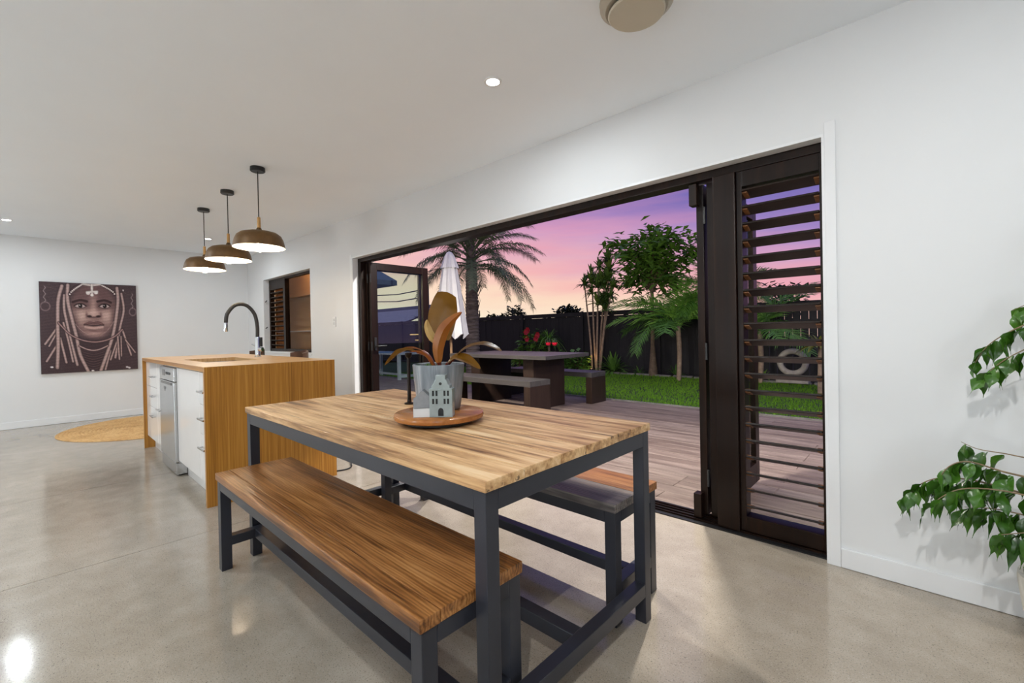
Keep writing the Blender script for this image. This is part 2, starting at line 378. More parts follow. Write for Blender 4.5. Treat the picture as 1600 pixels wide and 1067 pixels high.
# ------------------------------------------------------------------ helpers
class B:
    """collects geometry for ONE mesh"""
    def __init__(s): s.v = []; s.f = []
    def add(s, v, f):
        o = len(s.v); s.v.extend([tuple(map(float, p)) for p in v]); s.f.extend([tuple(i + o for i in q) for q in f]); return s
    def box(s, x0, x1, y0, y1, z0, z1):
        return s.add([(x0, y0, z0), (x1, y0, z0), (x1, y1, z0), (x0, y1, z0), (x0, y0, z1), (x1, y0, z1), (x1, y1, z1), (x0, y1, z1)],
                     [(0, 3, 2, 1), (4, 5, 6, 7), (0, 1, 5, 4), (1, 2, 6, 5), (2, 3, 7, 6), (3, 0, 4, 7)])
    def lathe(s, prof, n=32, c=(0, 0, 0), caps=True):
        v = []; f = []
        for r, z in prof:
            for k in range(n):
                a = 2 * PI * k / n; v.append((c[0] + r * math.cos(a), c[1] + r * math.sin(a), c[2] + z))
        m = len(prof)
        for i in range(m - 1):
            for k in range(n):
                k2 = (k + 1) % n; f.append((i * n + k, i * n + k2, (i + 1) * n + k2, (i + 1) * n + k))
        if caps:
            f.append(tuple(reversed(range(n)))); f.append(tuple(range((m - 1) * n, m * n)))
        return s.add(v, f)
    def tube(s, path, rad, n=8, caps=True):
        path = [Vector(p) for p in path]
        if isinstance(rad, (int, float)): rad = [rad] * len(path)
        v = []; f = []; up = Vector((0, 0, 1)); side = None
        for i, p in enumerate(path):
            t = (path[min(i + 1, len(path) - 1)] - path[max(i - 1, 0)]).normalized()
            if side is None:
                side = t.cross(up) if abs(t.z) < 0.95 else t.cross(Vector((1, 0, 0)))
            side = (side - t * side.dot(t)).normalized(); w = t.cross(side)
            for k in range(n):
                a = 2 * PI * k / n; v.append(p + (side * math.cos(a) + w * math.sin(a)) * rad[i])
        for i in range(len(path) - 1):
            for k in range(n):
                k2 = (k + 1) % n; f.append((i * n + k, i * n + k2, (i + 1) * n + k2, (i + 1) * n + k))
        if caps:
            f.append(tuple(reversed(range(n)))); f.append(tuple(range((len(path) - 1) * n, len(path) * n)))
        return s.add(v, f)
    def prism(s, poly, y0, y1):
        """outline in x,z pushed along y"""
        n = len(poly)
        v = [(x, y0, z) for x, z in poly] + [(x, y1, z) for x, z in poly]
        f = [tuple(range(n)), tuple(reversed(range(n, 2 * n)))] + [(i, i + n, (i + 1) % n + n, (i + 1) % n) for i in range(n)]
        return s.add(v, f)
    def mesh(s, name, smooth=False, bevel=0.0, seg=2):
        me = bpy.data.meshes.new(name); me.from_pydata(s.v, [], s.f)
        if bevel:
            bm = bmesh.new(); bm.from_mesh(me)
            bmesh.ops.recalc_face_normals(bm, faces=bm.faces)
            es = [e for e in bm.edges if len(e.link_faces) == 2 and e.calc_face_angle(0) > 0.5]
            bmesh.ops.bevel(bm, geom=es, offset=bevel, segments=seg, profile=0.6, affect='EDGES', clamp_overlap=True)
            bm.to_mesh(me); bm.free()
        else:
            bm = bmesh.new(); bm.from_mesh(me); bmesh.ops.recalc_face_normals(bm, faces=bm.faces); bm.to_mesh(me); bm.free()
        if smooth:
            me.polygons.foreach_set('use_smooth', [True] * len(me.polygons))
            try: me.set_sharp_from_angle(angle=math.radians(38))
            except Exception: pass
        me.update(); return me
    def build(s, name, mat, parent=None, smooth=False, bevel=0.0, loc=(0, 0, 0), rot=(0, 0, 0), seg=2):
        return link(name, s.mesh(name, smooth, bevel, seg), mat, parent, loc, rot)


def link(name, me, mat, parent=None, loc=(0, 0, 0), rot=(0, 0, 0), scale=(1, 1, 1)):
    if mat and not me.materials: me.materials.append(MATS[mat])
    o = bpy.data.objects.new(name, me); COL.objects.link(o)
    o.parent = parent; o.location = loc; o.rotation_euler = rot; o.scale = scale
    return o


def tag(o, label=None, cat=None, group=None, kind=None):
    if label: o['label'] = label
    if cat: o['category'] = cat
    if group: o['group'] = group
    if kind: o['kind'] = kind
    return o


def thing(name, label, cat, loc=(0, 0, 0), rz=0.0, group=None, kind=None):
    o = bpy.data.objects.new(name, None); COL.objects.link(o)
    o.location = loc; o.rotation_euler = (0, 0, rz); o.empty_display_size = 0.1
    return tag(o, label, cat, group, kind)


def copy_tree(o, parent=None):
    c = o.copy(); COL.objects.link(c); c.parent = parent
    for ch in list(o.children): copy_tree(ch, c)
    return c


def lamp(name, kind, loc, power, color, parent=None, size=0.05, spot=None, blend=0.6, rot=(0, 0, 0)):
    d = bpy.data.lights.new(name, kind); d.energy = power; d.color = color
    if kind == 'AREA': d.shape = 'DISK'; d.size = size
    else: d.shadow_soft_size = size
    if kind == 'SPOT': d.spot_size = spot; d.spot_blend = blend
    o = bpy.data.objects.new(name, d); COL.objects.link(o); o.location = loc; o.rotation_euler = rot; o.parent = parent
    return o


def arc(p, n=24):
    """smooth polyline through control points"""
    P = [Vector(q) for q in p]; out = []
    for i in range(len(P) - 1):
        a = P[max(i - 1, 0)]; b = P[i]; c = P[i + 1]; d = P[min(i + 2, len(P) - 1)]
        m = max(2, n // (len(P) - 1))
        for k in range(m):
            t = k / m
            out.append(0.5 * ((2 * b) + (c - a) * t + (2 * a - 5 * b + 4 * c - d) * t * t + (3 * b - a - 3 * c + d) * t ** 3))
    out.append(P[-1]); return out

# ------------------------------------------------------------------ the room
XB, XR, YF, YD, H = -8.70, 2.60, -3.20, 2.58, 2.52
YO = 2.76                                             # outer face of the door wall
OX0, OX1, OZ = -4.961, -0.355, 2.05                   # bifold opening
KX0, KX1, KZ0, KZ1 = -7.94, -6.12, 0.88, 2.065        # servery window opening

fl = tag(B().box(XB - 0.2, XR + 0.2, YF - 0.2, YD + 0.03, -0.12, -0.006).build('floor', 'joint_filler'), 'polished concrete floor with saw-cut joints', 'floor', kind='structure')
for a, b in ((XB - 0.2, -4.714), (-4.710, -3.107), (-3.103, XR + 0.2)):
    B().box(a, b, YF - 0.2, YD + 0.03, -0.05, 0.0).build('concrete_slab', 'concrete', fl)
tag(B().box(XB - 0.2, XR + 0.2, YF - 0.2, YO, H, H + 0.12).build('ceiling', 'ceiling_paint'), 'flat white plasterboard ceiling', 'ceiling', kind='structure')
tag(B().box(XB - 0.2, XB, YF - 0.2, YO, 0, H).build('wall_back', 'wall_paint'), 'white wall behind the kitchen island', 'wall', kind='structure')
tag(B().box(XR, XR + 0.2, YF - 0.2, YO, 0, H).build('wall_right', 'wall_paint'), 'white end wall beyond the dining area', 'wall', kind='structure')
tag(B().box(XB, XR, YF - 0.2, YF, 0, H).build('wall_front', 'wall_paint'), 'white wall behind the viewer', 'wall', kind='structure')
w = B()
for a, b, z0, z1 in ((XB, KX0, 0, H), (KX0, KX1, 0, KZ0), (KX0, KX1, KZ1, H), (KX1, OX0, 0, H), (OX0, OX1, OZ, H), (OX1, XR, 0, H)):
    w.box(a, b, YD, YO, z0, z1)
tag(w.build('wall_door', 'wall_paint'), 'white wall with the wide bifold opening', 'wall', kind='structure')
# skirting
def skirting(name, x0, x1, y0, y1, label):
    tag(B().box(x0, x1, y0, y1, 0.002, 0.092).build(name, 'trim_paint', bevel=0.003), label, 'baseboard', kind='structure')
skirting('baseboard_right', OX1 + 0.046, XR, YD - 0.012, YD, 'white skirting below the right part of the door wall')
skirting('baseboard_back', XB, XB + 0.012, YF, YD, 'white skirting along the far wall with the portrait')
skirting('baseboard_middle', KX1, OX0 - 0.02, YD - 0.012, YD, 'white skirting between the servery and the bifold opening')
# white lining of the opening
tr = thing('trim_1', 'white timber lining around the bifold opening', 'trim', kind='structure')
B().box(OX0, OX1, YD - 0.004, 2.645, OZ - 0.014, OZ).build('head_lining', 'trim_paint', tr)
B().box(OX0 - 0.001, OX0 + 0.014, YD - 0.004, 2.645, 0, OZ - 0.014).build('jamb_lining', 'trim_paint', tr)
B().box(OX1 - 0.010, OX1 + 0.001, YD - 0.004, 2.645, 0, OZ - 0.014).build('jamb_lining', 'trim_paint', tr)
B().box(OX1 + 0.001, OX1 + 0.045, YD - 0.008, YD, 0.0, OZ + 0.05).build('architrave', 'trim_paint', tr, bevel=0.003)
B().box(OX0 - 0.045, OX0 - 0.001, YD - 0.006, YD, 0.0, OZ + 0.03).build('architrave', 'trim_paint', tr, bevel=0.003)
tr = thing('trim_2', 'white lining around the servery window', 'trim', kind='structure')
B().box(KX0, KX1, YD - 0.004, 2.66, KZ1 - 0.012, KZ1).build('head_lining', 'trim_paint', tr)
B().box(KX0, KX1, YD - 0.02, 2.66, KZ0, KZ0 + 0.02).build('sill_board', 'trim_paint', tr)
B().box(KX0, KX0 + 0.012, YD - 0.004, 2.66, KZ0 + 0.02, KZ1 - 0.012).build('jamb_lining', 'trim_paint', tr)
B().box(KX1 - 0.012, KX1, YD - 0.004, 2.66, KZ0 + 0.02, KZ1 - 0.012).build('jamb_lining', 'trim_paint', tr)

# dark timber door frame
df = thing('door_1', 'dark stained frame of the bifold opening with floor track', 'door frame', kind='structure')
HZ = OZ - 0.014
B().box(OX0 + 0.014, OX1 - 0.010, 2.646, 2.75, HZ - 0.045, HZ).build('head', 'door_timber', df, bevel=0.003)
B().box(OX0 + 0.015, OX0 + 0.075, 2.646, 2.75, 0.0, HZ - 0.045).build('jamb', 'door_timber', df, bevel=0.003)
B().box(-0.885, -0.768, 2.632, 2.75, 0.016, HZ - 0.045).build('mullion', 'door_timber', df, bevel=0.005)
sl = B().box(OX0, OX1 - 0.010, 2.612, 2.80, -0.02, 0.006).build('sill_track', 'black_metal', df)
for y in (2.645, 2.680, 2.720, 2.755):
    B().box(OX0 + 0.01, OX1 - 0.015, y, y + 0.008, 0.006, 0.016).build('track_rib', 'door_timber', sl)

# ---- bifold leaves
def leaf_panel(parent, name, x, y0, y1):
    st = 0.085; t = 0.042; z0, z1 = 0.03, 1.985
    g = thing(name, None, None, (x, 0, 0)); g.parent = parent
    B().box(-t / 2, t / 2, y0, y0 + st, z0, z1).build('stile', 'door_timber', g, bevel=0.003)
    B().box(-t / 2, t / 2, y1 - st, y1, z0, z1).build('stile', 'door_timber', g, bevel=0.003)
    B().box(-t / 2, t / 2, y0 + st, y1 - st, z1 - st, z1).build('top_rail', 'door_timber', g, bevel=0.003)
    B().box(-t / 2, t / 2, y0 + st, y1 - st, z0, z0 + 0.14).build('bottom_rail', 'door_timber', g, bevel=0.003)
    B().box(-0.004, 0.004, y0 + st, y1 - st, z0 + 0.14, z1 - st).build('pane', 'door_glass', g)
    for z in (0.25, 1.0, 1.8):
        B().lathe([(0.008, -0.05), (0.008, 0.05)], 8, (t / 2 + 0.006, y0 - 0.004, z)).build('hinge', 'black_metal', g, smooth=True)
    return g
d2 = thing('door_2', 'folded bifold leaves at the servery end of the opening', 'bifold door', kind='structure')
leaf_panel(d2, 'door_leaf', -4.795, 2.71, 3.53)
leaf_panel(d2, 'door_leaf', -4.868, 2.71, 3.53)
B().box(-4.772, -4.755, 2.735, 2.765, 0.95, 1.10).build('lock_plate', 'black_metal', d2, bevel=0.002)
B().tube([(-4.755, 2.75, 1.0), (-4.70, 2.75, 1.0), (-4.70, 2.86, 1.0)], 0.008, 8).build('lever_handle', 'black_metal', d2, smooth=True)
d3 = thing('door_3', 'folded bifold leaves stacked beside the louvre window', 'bifold door', kind='structure')
leaf_panel(d3, 'door_leaf', -0.925, 2.71, 3.58)
leaf_panel(d3, 'door_leaf', -0.985, 2.71, 3.58)
B().box(-1.030, -0.985, 2.66, 2.72, 0.02, 0.16).build('pivot_block', 'door_timber', d3, bevel=0.004)
B().box(-1.030, -0.985, 2.66, 2.72, 1.86, 1.985).build('pivot_block', 'door_timber', d3, bevel=0.004)

# ---- louvre window beside the doors
def louvre(parent, x0, x1, yc, z0, z1, n, width, tilt, mat='louvre_timber', clips=True, th=0.011):
    me = B().box(-(x1 - x0) / 2, (x1 - x0) / 2, -width / 2, width / 2, -th / 2, th / 2).mesh('louvre_blade', bevel=0.003)
    me.materials.append(MATS[mat])
    cm = B().box(-0.014, 0.014, -0.030, 0.030, -0.011, 0.011).mesh('blade_clip', bevel=0.004)
    cm.materials.append(MATS['clip_brown'])
    for i in range(n):
        z = z0 + (z1 - z0) * i / (n - 1)
        b = link('louvre_blade', me, None, parent, ((x0 + x1) / 2, yc, z), (-tilt, 0, 0))
        if clips:
            for sx in (-1, 1):
                link('blade_clip', cm, None, b, (sx * ((x1 - x0) / 2 - 0.010), 0, 0.0))
w1 = thing('window_1', 'dark timber louvre window beside the bifold doors', 'louvre window', kind='structure')
B().box(-0.766, -0.738, 2.65, 2.735, 0.02, HZ - 0.046).build('stile', 'door_timber', w1, bevel=0.003)
B().box(-0.386, -0.366, 2.65, 2.735, 0.02, HZ - 0.046).build('stile', 'door_timber', w1, bevel=0.003)
B().box(-0.738, -0.386, 2.65, 2.735, 1.905, HZ - 0.046).build('top_rail', 'door_timber', w1, bevel=0.003)
B().box(-0.738, -0.386, 2.65, 2.735, 0.02, 0.10).build('bottom_rail', 'door_timber', w1, bevel=0.003)
louvre(w1, -0.737, -0.387, 2.69, 0.145, 1.872, 20, 0.092, math.radians(19))

# ---- servery window, louvres on one side and a fixed pane on the other
w2 = thing('window_2', 'servery window with narrow louvres and a fixed pane', 'window', kind='structure')
kx0, kx1, kz0, kz1 = KX0 + 0.013, KX1 - 0.013, KZ0 + 0.021, KZ1 - 0.013
for a, b in ((kx0, kx0 + 0.045), (-7.335, -7.255), (kx1 - 0.012, kx1)):
    B().box(a, b, 2.662, 2.73, kz0, kz1).build('stile', 'door_timber', w2, bevel=0.003)
B().box(kx0, kx1, 2.664, 2.728, kz1 - 0.03, kz1).build('top_rail', 'door_timber', w2)
B().box(kx0, kx1, 2.664, 2.728, kz0, kz0 + 0.04).build('bottom_rail', 'door_timber', w2)
B().box(kx0 + 0.045, -7.335, 2.664, 2.728, kz1 - 0.16, kz1 - 0.03).build('louvre_top_panel', 'door_timber', w2)
louvre(w2, kx0 + 0.05, -7.34, 2.70, kz0 + 0.09, kz1 - 0.22, 12, 0.075, math.radians(15), clips=False)
B().box(-7.255, kx1 - 0.012, 2.694, 2.700, kz0 + 0.04, kz1 - 0.03).build('pane', 'window_glass', w2)
for z in (1.27, 1.70):
    B().tube([(KX0 + 0.012, 2.60, z), (KX0 + 0.06, 2.595, z + 0.004), (KX0 + 0.085, 2.60, z + 0.018)], 0.007, 8).build('stay_handle', 'black_metal', w2, smooth=True)

# made-up timber room behind the pane, imitating its reflection of the interior
sy = 3.16
sc = thing('wall_reflection_room', 'made-up timber room standing for the reflection in the servery window', 'room', kind='structure')
B().box(-9.0, -6.02, sy, sy + 0.05, 0, 2.5).build('back_lining', 'reflected_timber', sc)
B().box(-9.05, -9.0, YO + 0.01, sy, 0, 2.5).build('end_lining', 'reflected_timber', sc)
B().box(-6.02, -5.97, YO + 0.01, sy, 0, 2.5).build('end_lining', 'reflected_timber', sc)
B().box(-9.05, -5.97, YO + 0.01, sy, 2.46, 2.5).build('ceiling_lining', 'reflected_timber', sc)
B().box(-9.05, -5.97, YO + 0.01, sy, -0.02, 0.02).build('floor_lining', 'reflected_timber', sc)
B().box(-9.0, -6.02, sy - 0.02, sy, 1.205, 1.225).build('dado_rail', 'trim_paint', sc)
B().box(-9.0, -6.02, sy - 0.10, sy, 1.80, 1.82).build('wall_shelf', 'reflected_timber', sc)
lamp('reflection_room_lamp', 'POINT', (-7.2, 2.95, 2.36), 13.0, (1.0, 0.78, 0.52), sc, size=0.08)  # made-up lamp that warms the stand-in room behind the pane

# soffit outside over the doors
so = tag(B().box(-9.0, 3.2, YO, 3.40, 2.52, 2.60).build('roof_soffit', 'soffit_paint'), 'grey soffit under the eave above the bifold doors', 'soffit', kind='structure')

# ------------------------------------------------------------------ ceiling lights
def downlight(x, y, label, z=H, watt=None, color=(0.885, 0.955, 1.0)):
    t = thing('downlight', label, 'downlight', (x, y, z), group='recessed ceiling downlights')
    B().lathe([(0.034, -0.001), (0.036, -0.006), (0.048, -0.006), (0.050, -0.001)], 28).build('trim_ring', 'trim_paint', t, smooth=True)
    B().lathe([(0.001, -0.0035), (0.034, -0.0035), (0.034, -0.001), (0.001, -0.001)], 24).build('lens', 'downlight_glow', t)
    lamp('downlight_lamp', 'AREA', (0, 0, -0.012), DOWNLIGHT_W if watt is None else watt, color, t, size=0.07)
downlight(-1.742, 1.754, 'lit downlight in the ceiling above the dining table')
downlight(-7.626, -0.18, 'lit downlight in the ceiling at the left edge near the portrait wall')
downlight(-7.356, 1.695, 'small lit downlight on the ceiling behind the pendant lights')
downlight(0.30, 1.40, 'recessed ceiling downlight nearest to the weeping fig', watt=DOWNLIGHT_W * 0.5)
gs = thing('added_spotlight', 'added unseen ceiling spotlight above the viewer, turned to the fig wall', 'spotlight', (0.10, -0.45, H))
B().lathe([(0.001, 0), (0.055, 0), (0.055, -0.02), (0.001, -0.02)], 24).build('ceiling_plate', 'trim_paint', gs, smooth=True)  # unseen spotlight, added to throw the fig's shadows on the wall
B().tube([(0, 0, -0.02), (0, 0.01, -0.06)], 0.010, 10).build('stem', 'trim_paint', gs, smooth=True)
B().tube([(0, -0.05, -0.045), (0, 0.07, -0.115)], 0.040, 24, caps=False).build('barrel', 'trim_paint', gs, smooth=True)
B().tube([(0, 0.055, -0.106), (0, 0.058, -0.108)], 0.038, 24).build('lens', 'downlight_glow', gs)
lamp('added_spot_lamp', 'SPOT', (0, 0.085, -0.125), ADDED_SPOT_W, (1.0, 0.985, 0.96), gs, size=0.02, spot=math.radians(100), blend=1.0, rot=Vector((-0.10, 2.95, -2.25)).to_track_quat('-Z', 'Y').to_euler())
for i, (x, y) in enumerate(((-5.60, -0.25), (-3.65, -0.25), (-1.70, -0.25),
                            (-7.6, -2.0), (-5.60, -2.0), (-3.65, -2.0), (-1.70, -2.0), (0.30, -2.0), (1.90, -2.0))):
    downlight(x, y, 'recessed ceiling downlight outside the photographed corner')
for x in (-5.4, -3.4, -1.2, 1.0):  # unseen soffit lamps, added to brighten the deck
    downlight(x, 3.12, 'unseen downlight added in the outdoor soffit over the deck', z=2.52, watt=SOFFIT_FILL_W, color=(1.0, 0.95, 0.88))

for i, (x, tx) in enumerate(((-3.4, -7.5), (0.6, -5.0))):
    t = thing('fill_floodlight', ('unseen fill lamp added under the soffit above the bifold doors', 'unseen fill lamp added under the soffit at the louvre end')[i], 'fill_floodlight', (x, 3.30, 2.52))
    B().box(-0.03, 0.03, -0.03, 0.03, -0.06, 0).build('bracket', 'black_metal', t)  # unseen lamps, added to brighten the lawn and garden plants
    hd = B().box(-0.11, 0.11, -0.03, 0.03, -0.08, 0.08).build('head', 'black_metal', t, loc=(0, 0.02, -0.12), bevel=0.005)
    B().box(-0.10, 0.10, 0.0302, 0.033, -0.07, 0.07).build('lens', 'downlight_glow', hd)
    d_ = Vector((tx - x, 7.5, -1.6))
    lamp('flood_fill_lamp', 'SPOT', (0, 0.08, -0.12), FLOOD_FILL_W, (1.0, 0.93, 0.84), t, size=0.12, spot=math.radians(120), blend=0.8, rot=d_.to_track_quat('-Z', 'Y').to_euler())

# paper globe lamps added unseen behind the viewer as fill for the ceiling
def fill_lantern(x, y, label):
    t = thing('fill_lantern_lamp', label, 'lamp', (x, y, 0), group='added fill lamps behind the viewer')
    B().lathe([(0.001, 0), (0.11, 0), (0.11, 0.015), (0.015, 0.02), (0.012, 0.40), (0.001, 0.40)], 24).build('stand', 'black_metal', t, smooth=True)
    B().lathe([(0.19 * math.sin(a) + 0.001, 0.60 - 0.19 * math.cos(a)) for a in [PI * k / 20 for k in range(21)]], 32, caps=False).build('paper_globe', 'fill_lamp_paper', t, smooth=True)
fill_lantern(1.75, -1.9, 'added paper globe fill lamp on the floor behind the viewer, at the plant end')
fill_lantern(-2.2, -2.5, 'added paper globe fill lamp on the floor behind the viewer, facing the table')
fill_lantern(-6.0, -2.5, 'added unseen paper globe fill lamp on the floor opposite the kitchen island')

# round ceiling vent
t = thing('ceiling_vent', 'round cream ceiling vent with a flat disc', 'vent', (-0.885, 1.755, H))
B().lathe([(0.085, -0.002), (0.10, -0.030), (0.128, -0.036), (0.150, -0.018), (0.152, -0.001)], 48, caps=False).build('outer_ring', 'vent_ring', t, smooth=True)
B().lathe([(0.001, -0.058), (0.112, -0.058), (0.117, -0.052), (0.112, -0.044), (0.001, -0.040)], 48).build('disc', 'vent_cream', t, smooth=True)
B().lathe([(0.02, -0.044), (0.02, -0.001)], 12).build('screw_post', 'vent_ring', t, smooth=True)

# pendants over the island
def pendant(x, y, label):
    t = thing('pendant_light', label, 'pendant light', (x, y, H), group='pendant lights over the island')
    R = 0.192; zr = 1.868 - H
    B().lathe([(0.001, 0.0), (0.055, 0.0), (0.056, -0.028), (0.050, -0.034), (0.006, -0.034), (0.001, -0.034)], 32).build('ceiling_rose', 'black_metal', t, smooth=True)
    B().tube([(0, 0, -0.03), (0, 0, zr + 0.24)], 0.0042, 8).build('cord', 'black_rubber', t, smooth=True)
    B().lathe([(0.004, zr + 0.25), (0.0125, zr + 0.245), (0.0135, zr + 0.165), (0.012, zr + 0.150), (0.002, zr + 0.150)], 16).build('neck', 'oak_neck', t, smooth=True)
    prof = [(0.012, 0.162), (0.018, 0.155), (0.022, 0.143), (0.035, 0.135), (0.09, 0.128), (0.135, 0.116), (0.163, 0.094), (0.178, 0.062), (0.186, 0.028), (R, 0.0)]
    B().lathe([(r, z + zr) for r, z in prof], 56, caps=False).build('shade', 'shade_bronze', t, smooth=True)
    B().lathe([(r - 0.003, z + zr - 0.003) for r, z in prof[2:]] + [(R, zr)], 56, caps=False).build('shade_lining', 'shade_inside', t, smooth=True)
    bl = B().lathe([(0.001, -0.030), (0.014, -0.028), (0.027, -0.012), (0.031, 0.006), (0.026, 0.026), (0.016, 0.046), (0.014, 0.06), (0.001, 0.06)], 24, (0, 0, zr - 0.004)).build('bulb', 'bulb_glow', t, smooth=True)
    B().lathe([(0.014, 0.07), (0.018, 0.075), (0.018, 0.12), (0.01, 0.125)], 16, (0, 0, zr + 0.01)).build('lamp_holder', 'black_metal', t, smooth=True)
pendant(-4.000, 1.278, 'bronze dome pendant light, nearest to the bifold doors')
pendant(-4.825, 1.275, 'bronze dome pendant light, middle one of the three')
pendant(-5.666, 1.271, 'bronze dome pendant light, nearest to the portrait wall')

# ------------------------------------------------------------------ dining table
def steel(b, name, p): return b.build(name, 'gunmetal', p, bevel=0.0025)
TX0, TX1, TY0, TY1, TZ = -2.625, -0.799, 0.749, 1.644, 0.7726
LT, WT, YT = TX1 - TX0, TY1 - TY0, 0.030
t = thing('dining_table', 'reclaimed timber dining table on a dark grey steel frame', 'table', ((TX0 + TX1) / 2, (TY0 + TY1) / 2, 0))
ws = [0.150, 0.165, 0.135, 0.170, 0.125, 0.150]
y = -WT / 2
for i, wd in enumerate(ws):
    a, b = y + 0.0009, y + wd - 0.0009
    if i == len(ws) - 1: b = WT / 2
    dx = random.uniform(0, 0.004)
    B().box(-LT / 2 + dx, LT / 2 - random.uniform(0, 0.004), a, b, TZ - YT, TZ - random.uniform(0, 0.0015)).build('plank', 'table_wood', t, bevel=0.0028)
    y += wd
hx, hy, q = LT / 2 - 0.007, WT / 2 - 0.008, 0.045
for sx in (-1, 1):
    for sy_ in (-1, 1):
        x0, x1 = sorted((sx * hx, sx * (hx - q))); y0, y1 = sorted((sy_ * hy, sy_ * (hy - q)))
        steel(B().box(x0, x1, y0, y1, 0, TZ - YT - 0.0005), 'leg', t)
zt = TZ - YT - 0.001
for sy_ in (-1, 1):
    y0, y1 = sorted((sy_ * hy, sy_ * (hy - q)))
    steel(B().box(-hx + q, hx - q, y0, y1, zt - 0.055, zt), 'apron', t)
for sx in (-1, 1):
    x0, x1 = sorted((sx * hx, sx * (hx - q)))
    steel(B().box(x0, x1, -hy + q, hy - q, zt - 0.055, zt), 'apron', t)
    steel(B().box(x0, x1, -hy + q, hy - q, 0.105, 0.155), 'end_rail', t)
steel(B().box(-hx + q, hx - q, -0.025, 0.025, 0.105, 0.155), 'stretcher', t)

# benches
def bench(label, cx, cy, L, Wd, Z, boards, mats):
    t = thing('bench', label, 'bench', (cx, cy, 0), group='timber benches at the dining table')
    y = -Wd / 2; T = 0.034
    for i, (wd, m) in enumerate(zip(boards, mats)):
        b = y + wd - 0.001 if i < len(boards) - 1 else Wd / 2
        B().box(-L / 2 + random.uniform(0, 0.003), L / 2 - random.uniform(0, 0.003), y + 0.0005, b, Z - T, Z - random.uniform(0, 0.001)).build('plank', m, t, bevel=0.003)
        y += wd
    hx, hy, q, zt = L / 2 - 0.006, Wd / 2 - 0.008, 0.046, Z - T - 0.0005
    for sx in (-1, 1):
        x0, x1 = sorted((sx * hx, sx * (hx - q)))
        for s2 in (-1, 1):
            y0, y1 = sorted((s2 * hy, s2 * (hy - q)))
            steel(B().box(x0, x1, y0, y1, 0, zt), 'leg', t)
        steel(B().box(x0, x1, -hy + q, hy - q, zt - 0.046, zt), 'apron', t)
        steel(B().box(x0, x1, -hy + q, hy - q, 0.115, 0.160), 'end_rail', t)
    for s2 in (-1, 1):
        y0, y1 = sorted((s2 * hy, s2 * (hy - q)))
        steel(B().box(-hx + q, hx - q, y0, y1, zt - 0.046, zt), 'apron', t)
    steel(B().box(-hx + q, hx - q, -0.022, 0.022, 0.115, 0.160), 'stretcher', t)
    return t
bench('long brown timber bench on the near side of the dining table', -1.717, 0.7755, 1.706, 0.359, 0.475, [0.062, 0.297], ['bench_wood', 'bench_wood'])
bench('timber bench with a greyed board, between dining table and doors', -1.720, 1.666, 1.696, 0.358, 0.475, [0.178, 0.180], ['bench_wood_grey', 'bench_wood'])

# ------------------------------------------------------------------ kitchen island
IX0, IX1, IY0, IY1, IZ, IT = -6.010, -3.529, 0.772, 1.665, 0.9418, 0.032
isl = thing('island_worktop', 'bamboo island worktop with waterfall ends', 'worktop', (0, 0, 0))
SX0, SX1, SY0, SY1 = -4.98, -4.20, 0.935, 1.345
w = B()
zt0, zt1 = IZ - IT, IZ
for a, b, c, d in ((IX0, SX0, IY0, IY1), (SX1, IX1, IY0, IY1), (SX0, SX1, IY0, SY0), (SX0, SX1, SY1, IY1)):
    w.box(a, b, c, d, zt0, zt1)
w.build('top_slab', 'bamboo_top', isl)
B().box(IX1 - IT, IX1, IY0, IY1, 0, IZ - IT - 0.0003).build('end_panel', 'bamboo_upright', isl)
B().box(IX1 - 0.0005, IX1 + 0.0006, IY0, IY1, IZ - IT - 0.0003, IZ - 0.001).build('mitred_edge', 'bamboo_upright', isl)
B().box(IX0, IX0 + IT, IY0, IY1, 0, IZ - IT - 0.0003).build('end_panel', 'bamboo_upright', isl)
B().box(IX0 + 0.01, IX1 - 0.01, IY0 - 0.0006, IY0 + 0.002, IZ - IT, IZ - 0.001).build('front_edge', 'bamboo_flat', isl)

FYC = 0.800       # plane of the cabinet fronts
def handle(p, x, z, wd=0.13):
    g = B()
    g.box(x - wd / 2, x + wd / 2, FYC - 0.032, FYC - 0.024, z - 0.006, z + 0.006)
    for s2 in (-1, 1): g.box(x + s2 * (wd / 2 - 0.012) - 0.004, x + s2 * (wd / 2 - 0.012) + 0.004, FYC - 0.025, FYC + 0.001, z - 0.004, z + 0.004)
    g.build('handle', 'steel', p, bevel=0.0015)
def cabinet(label, x0, x1, cols):
    t = thing('island_cabinet', label, 'cabinet')
    B().box(x0 + 0.001, x1 - 0.001, FYC + 0.020, IY1 - 0.03, 0.15, 0.905).build('carcass', 'kick_white', t)
    B().box(x0 + 0.001, x1 - 0.001, FYC + 0.060, FYC + 0.075, 0.0, 0.15).build('kickboard', 'kick_white', t)
    for cx0, cx1, fronts, nm in cols:
        for z0, z1, hz, hxx in fronts:
            d = B().box(cx0 + 0.0015, cx1 - 0.0015, FYC, FYC + 0.019, z0 + 0.0015, z1 - 0.0015).build(nm, 'gloss_white', t, bevel=0.001)
            if hz: handle(d, hxx if hxx else (cx0 + cx1) / 2, hz, min(0.16, (cx1 - cx0) * 0.7))
    return t
cabinet('glossy white island cabinet at the far end by the rug', IX0 + IT, -5.130,
        [(IX0 + IT, -5.40, [(0.66, 0.90, 0.765, -5.56), (0.46, 0.66, 0.575, -5.56), (0.13, 0.46, 0.378, -5.56)], 'drawer'),
         (-5.40, -5.130, [(0.13, 0.90, 0.475, -5.22)], 'door')])
cabinet('glossy white island cabinet beside the bamboo end panel', -4.530, IX1 - IT,
        [(-4.530, -3.815, [(0.13, 0.895, None, None)], 'door'),
         (-3.815, IX1 - IT, [(0.67, 0.895, 0.765, -3.665), (0.46, 0.67, 0.575, -3.665), (0.13, 0.46, 0.372, -3.665)], 'drawer')])
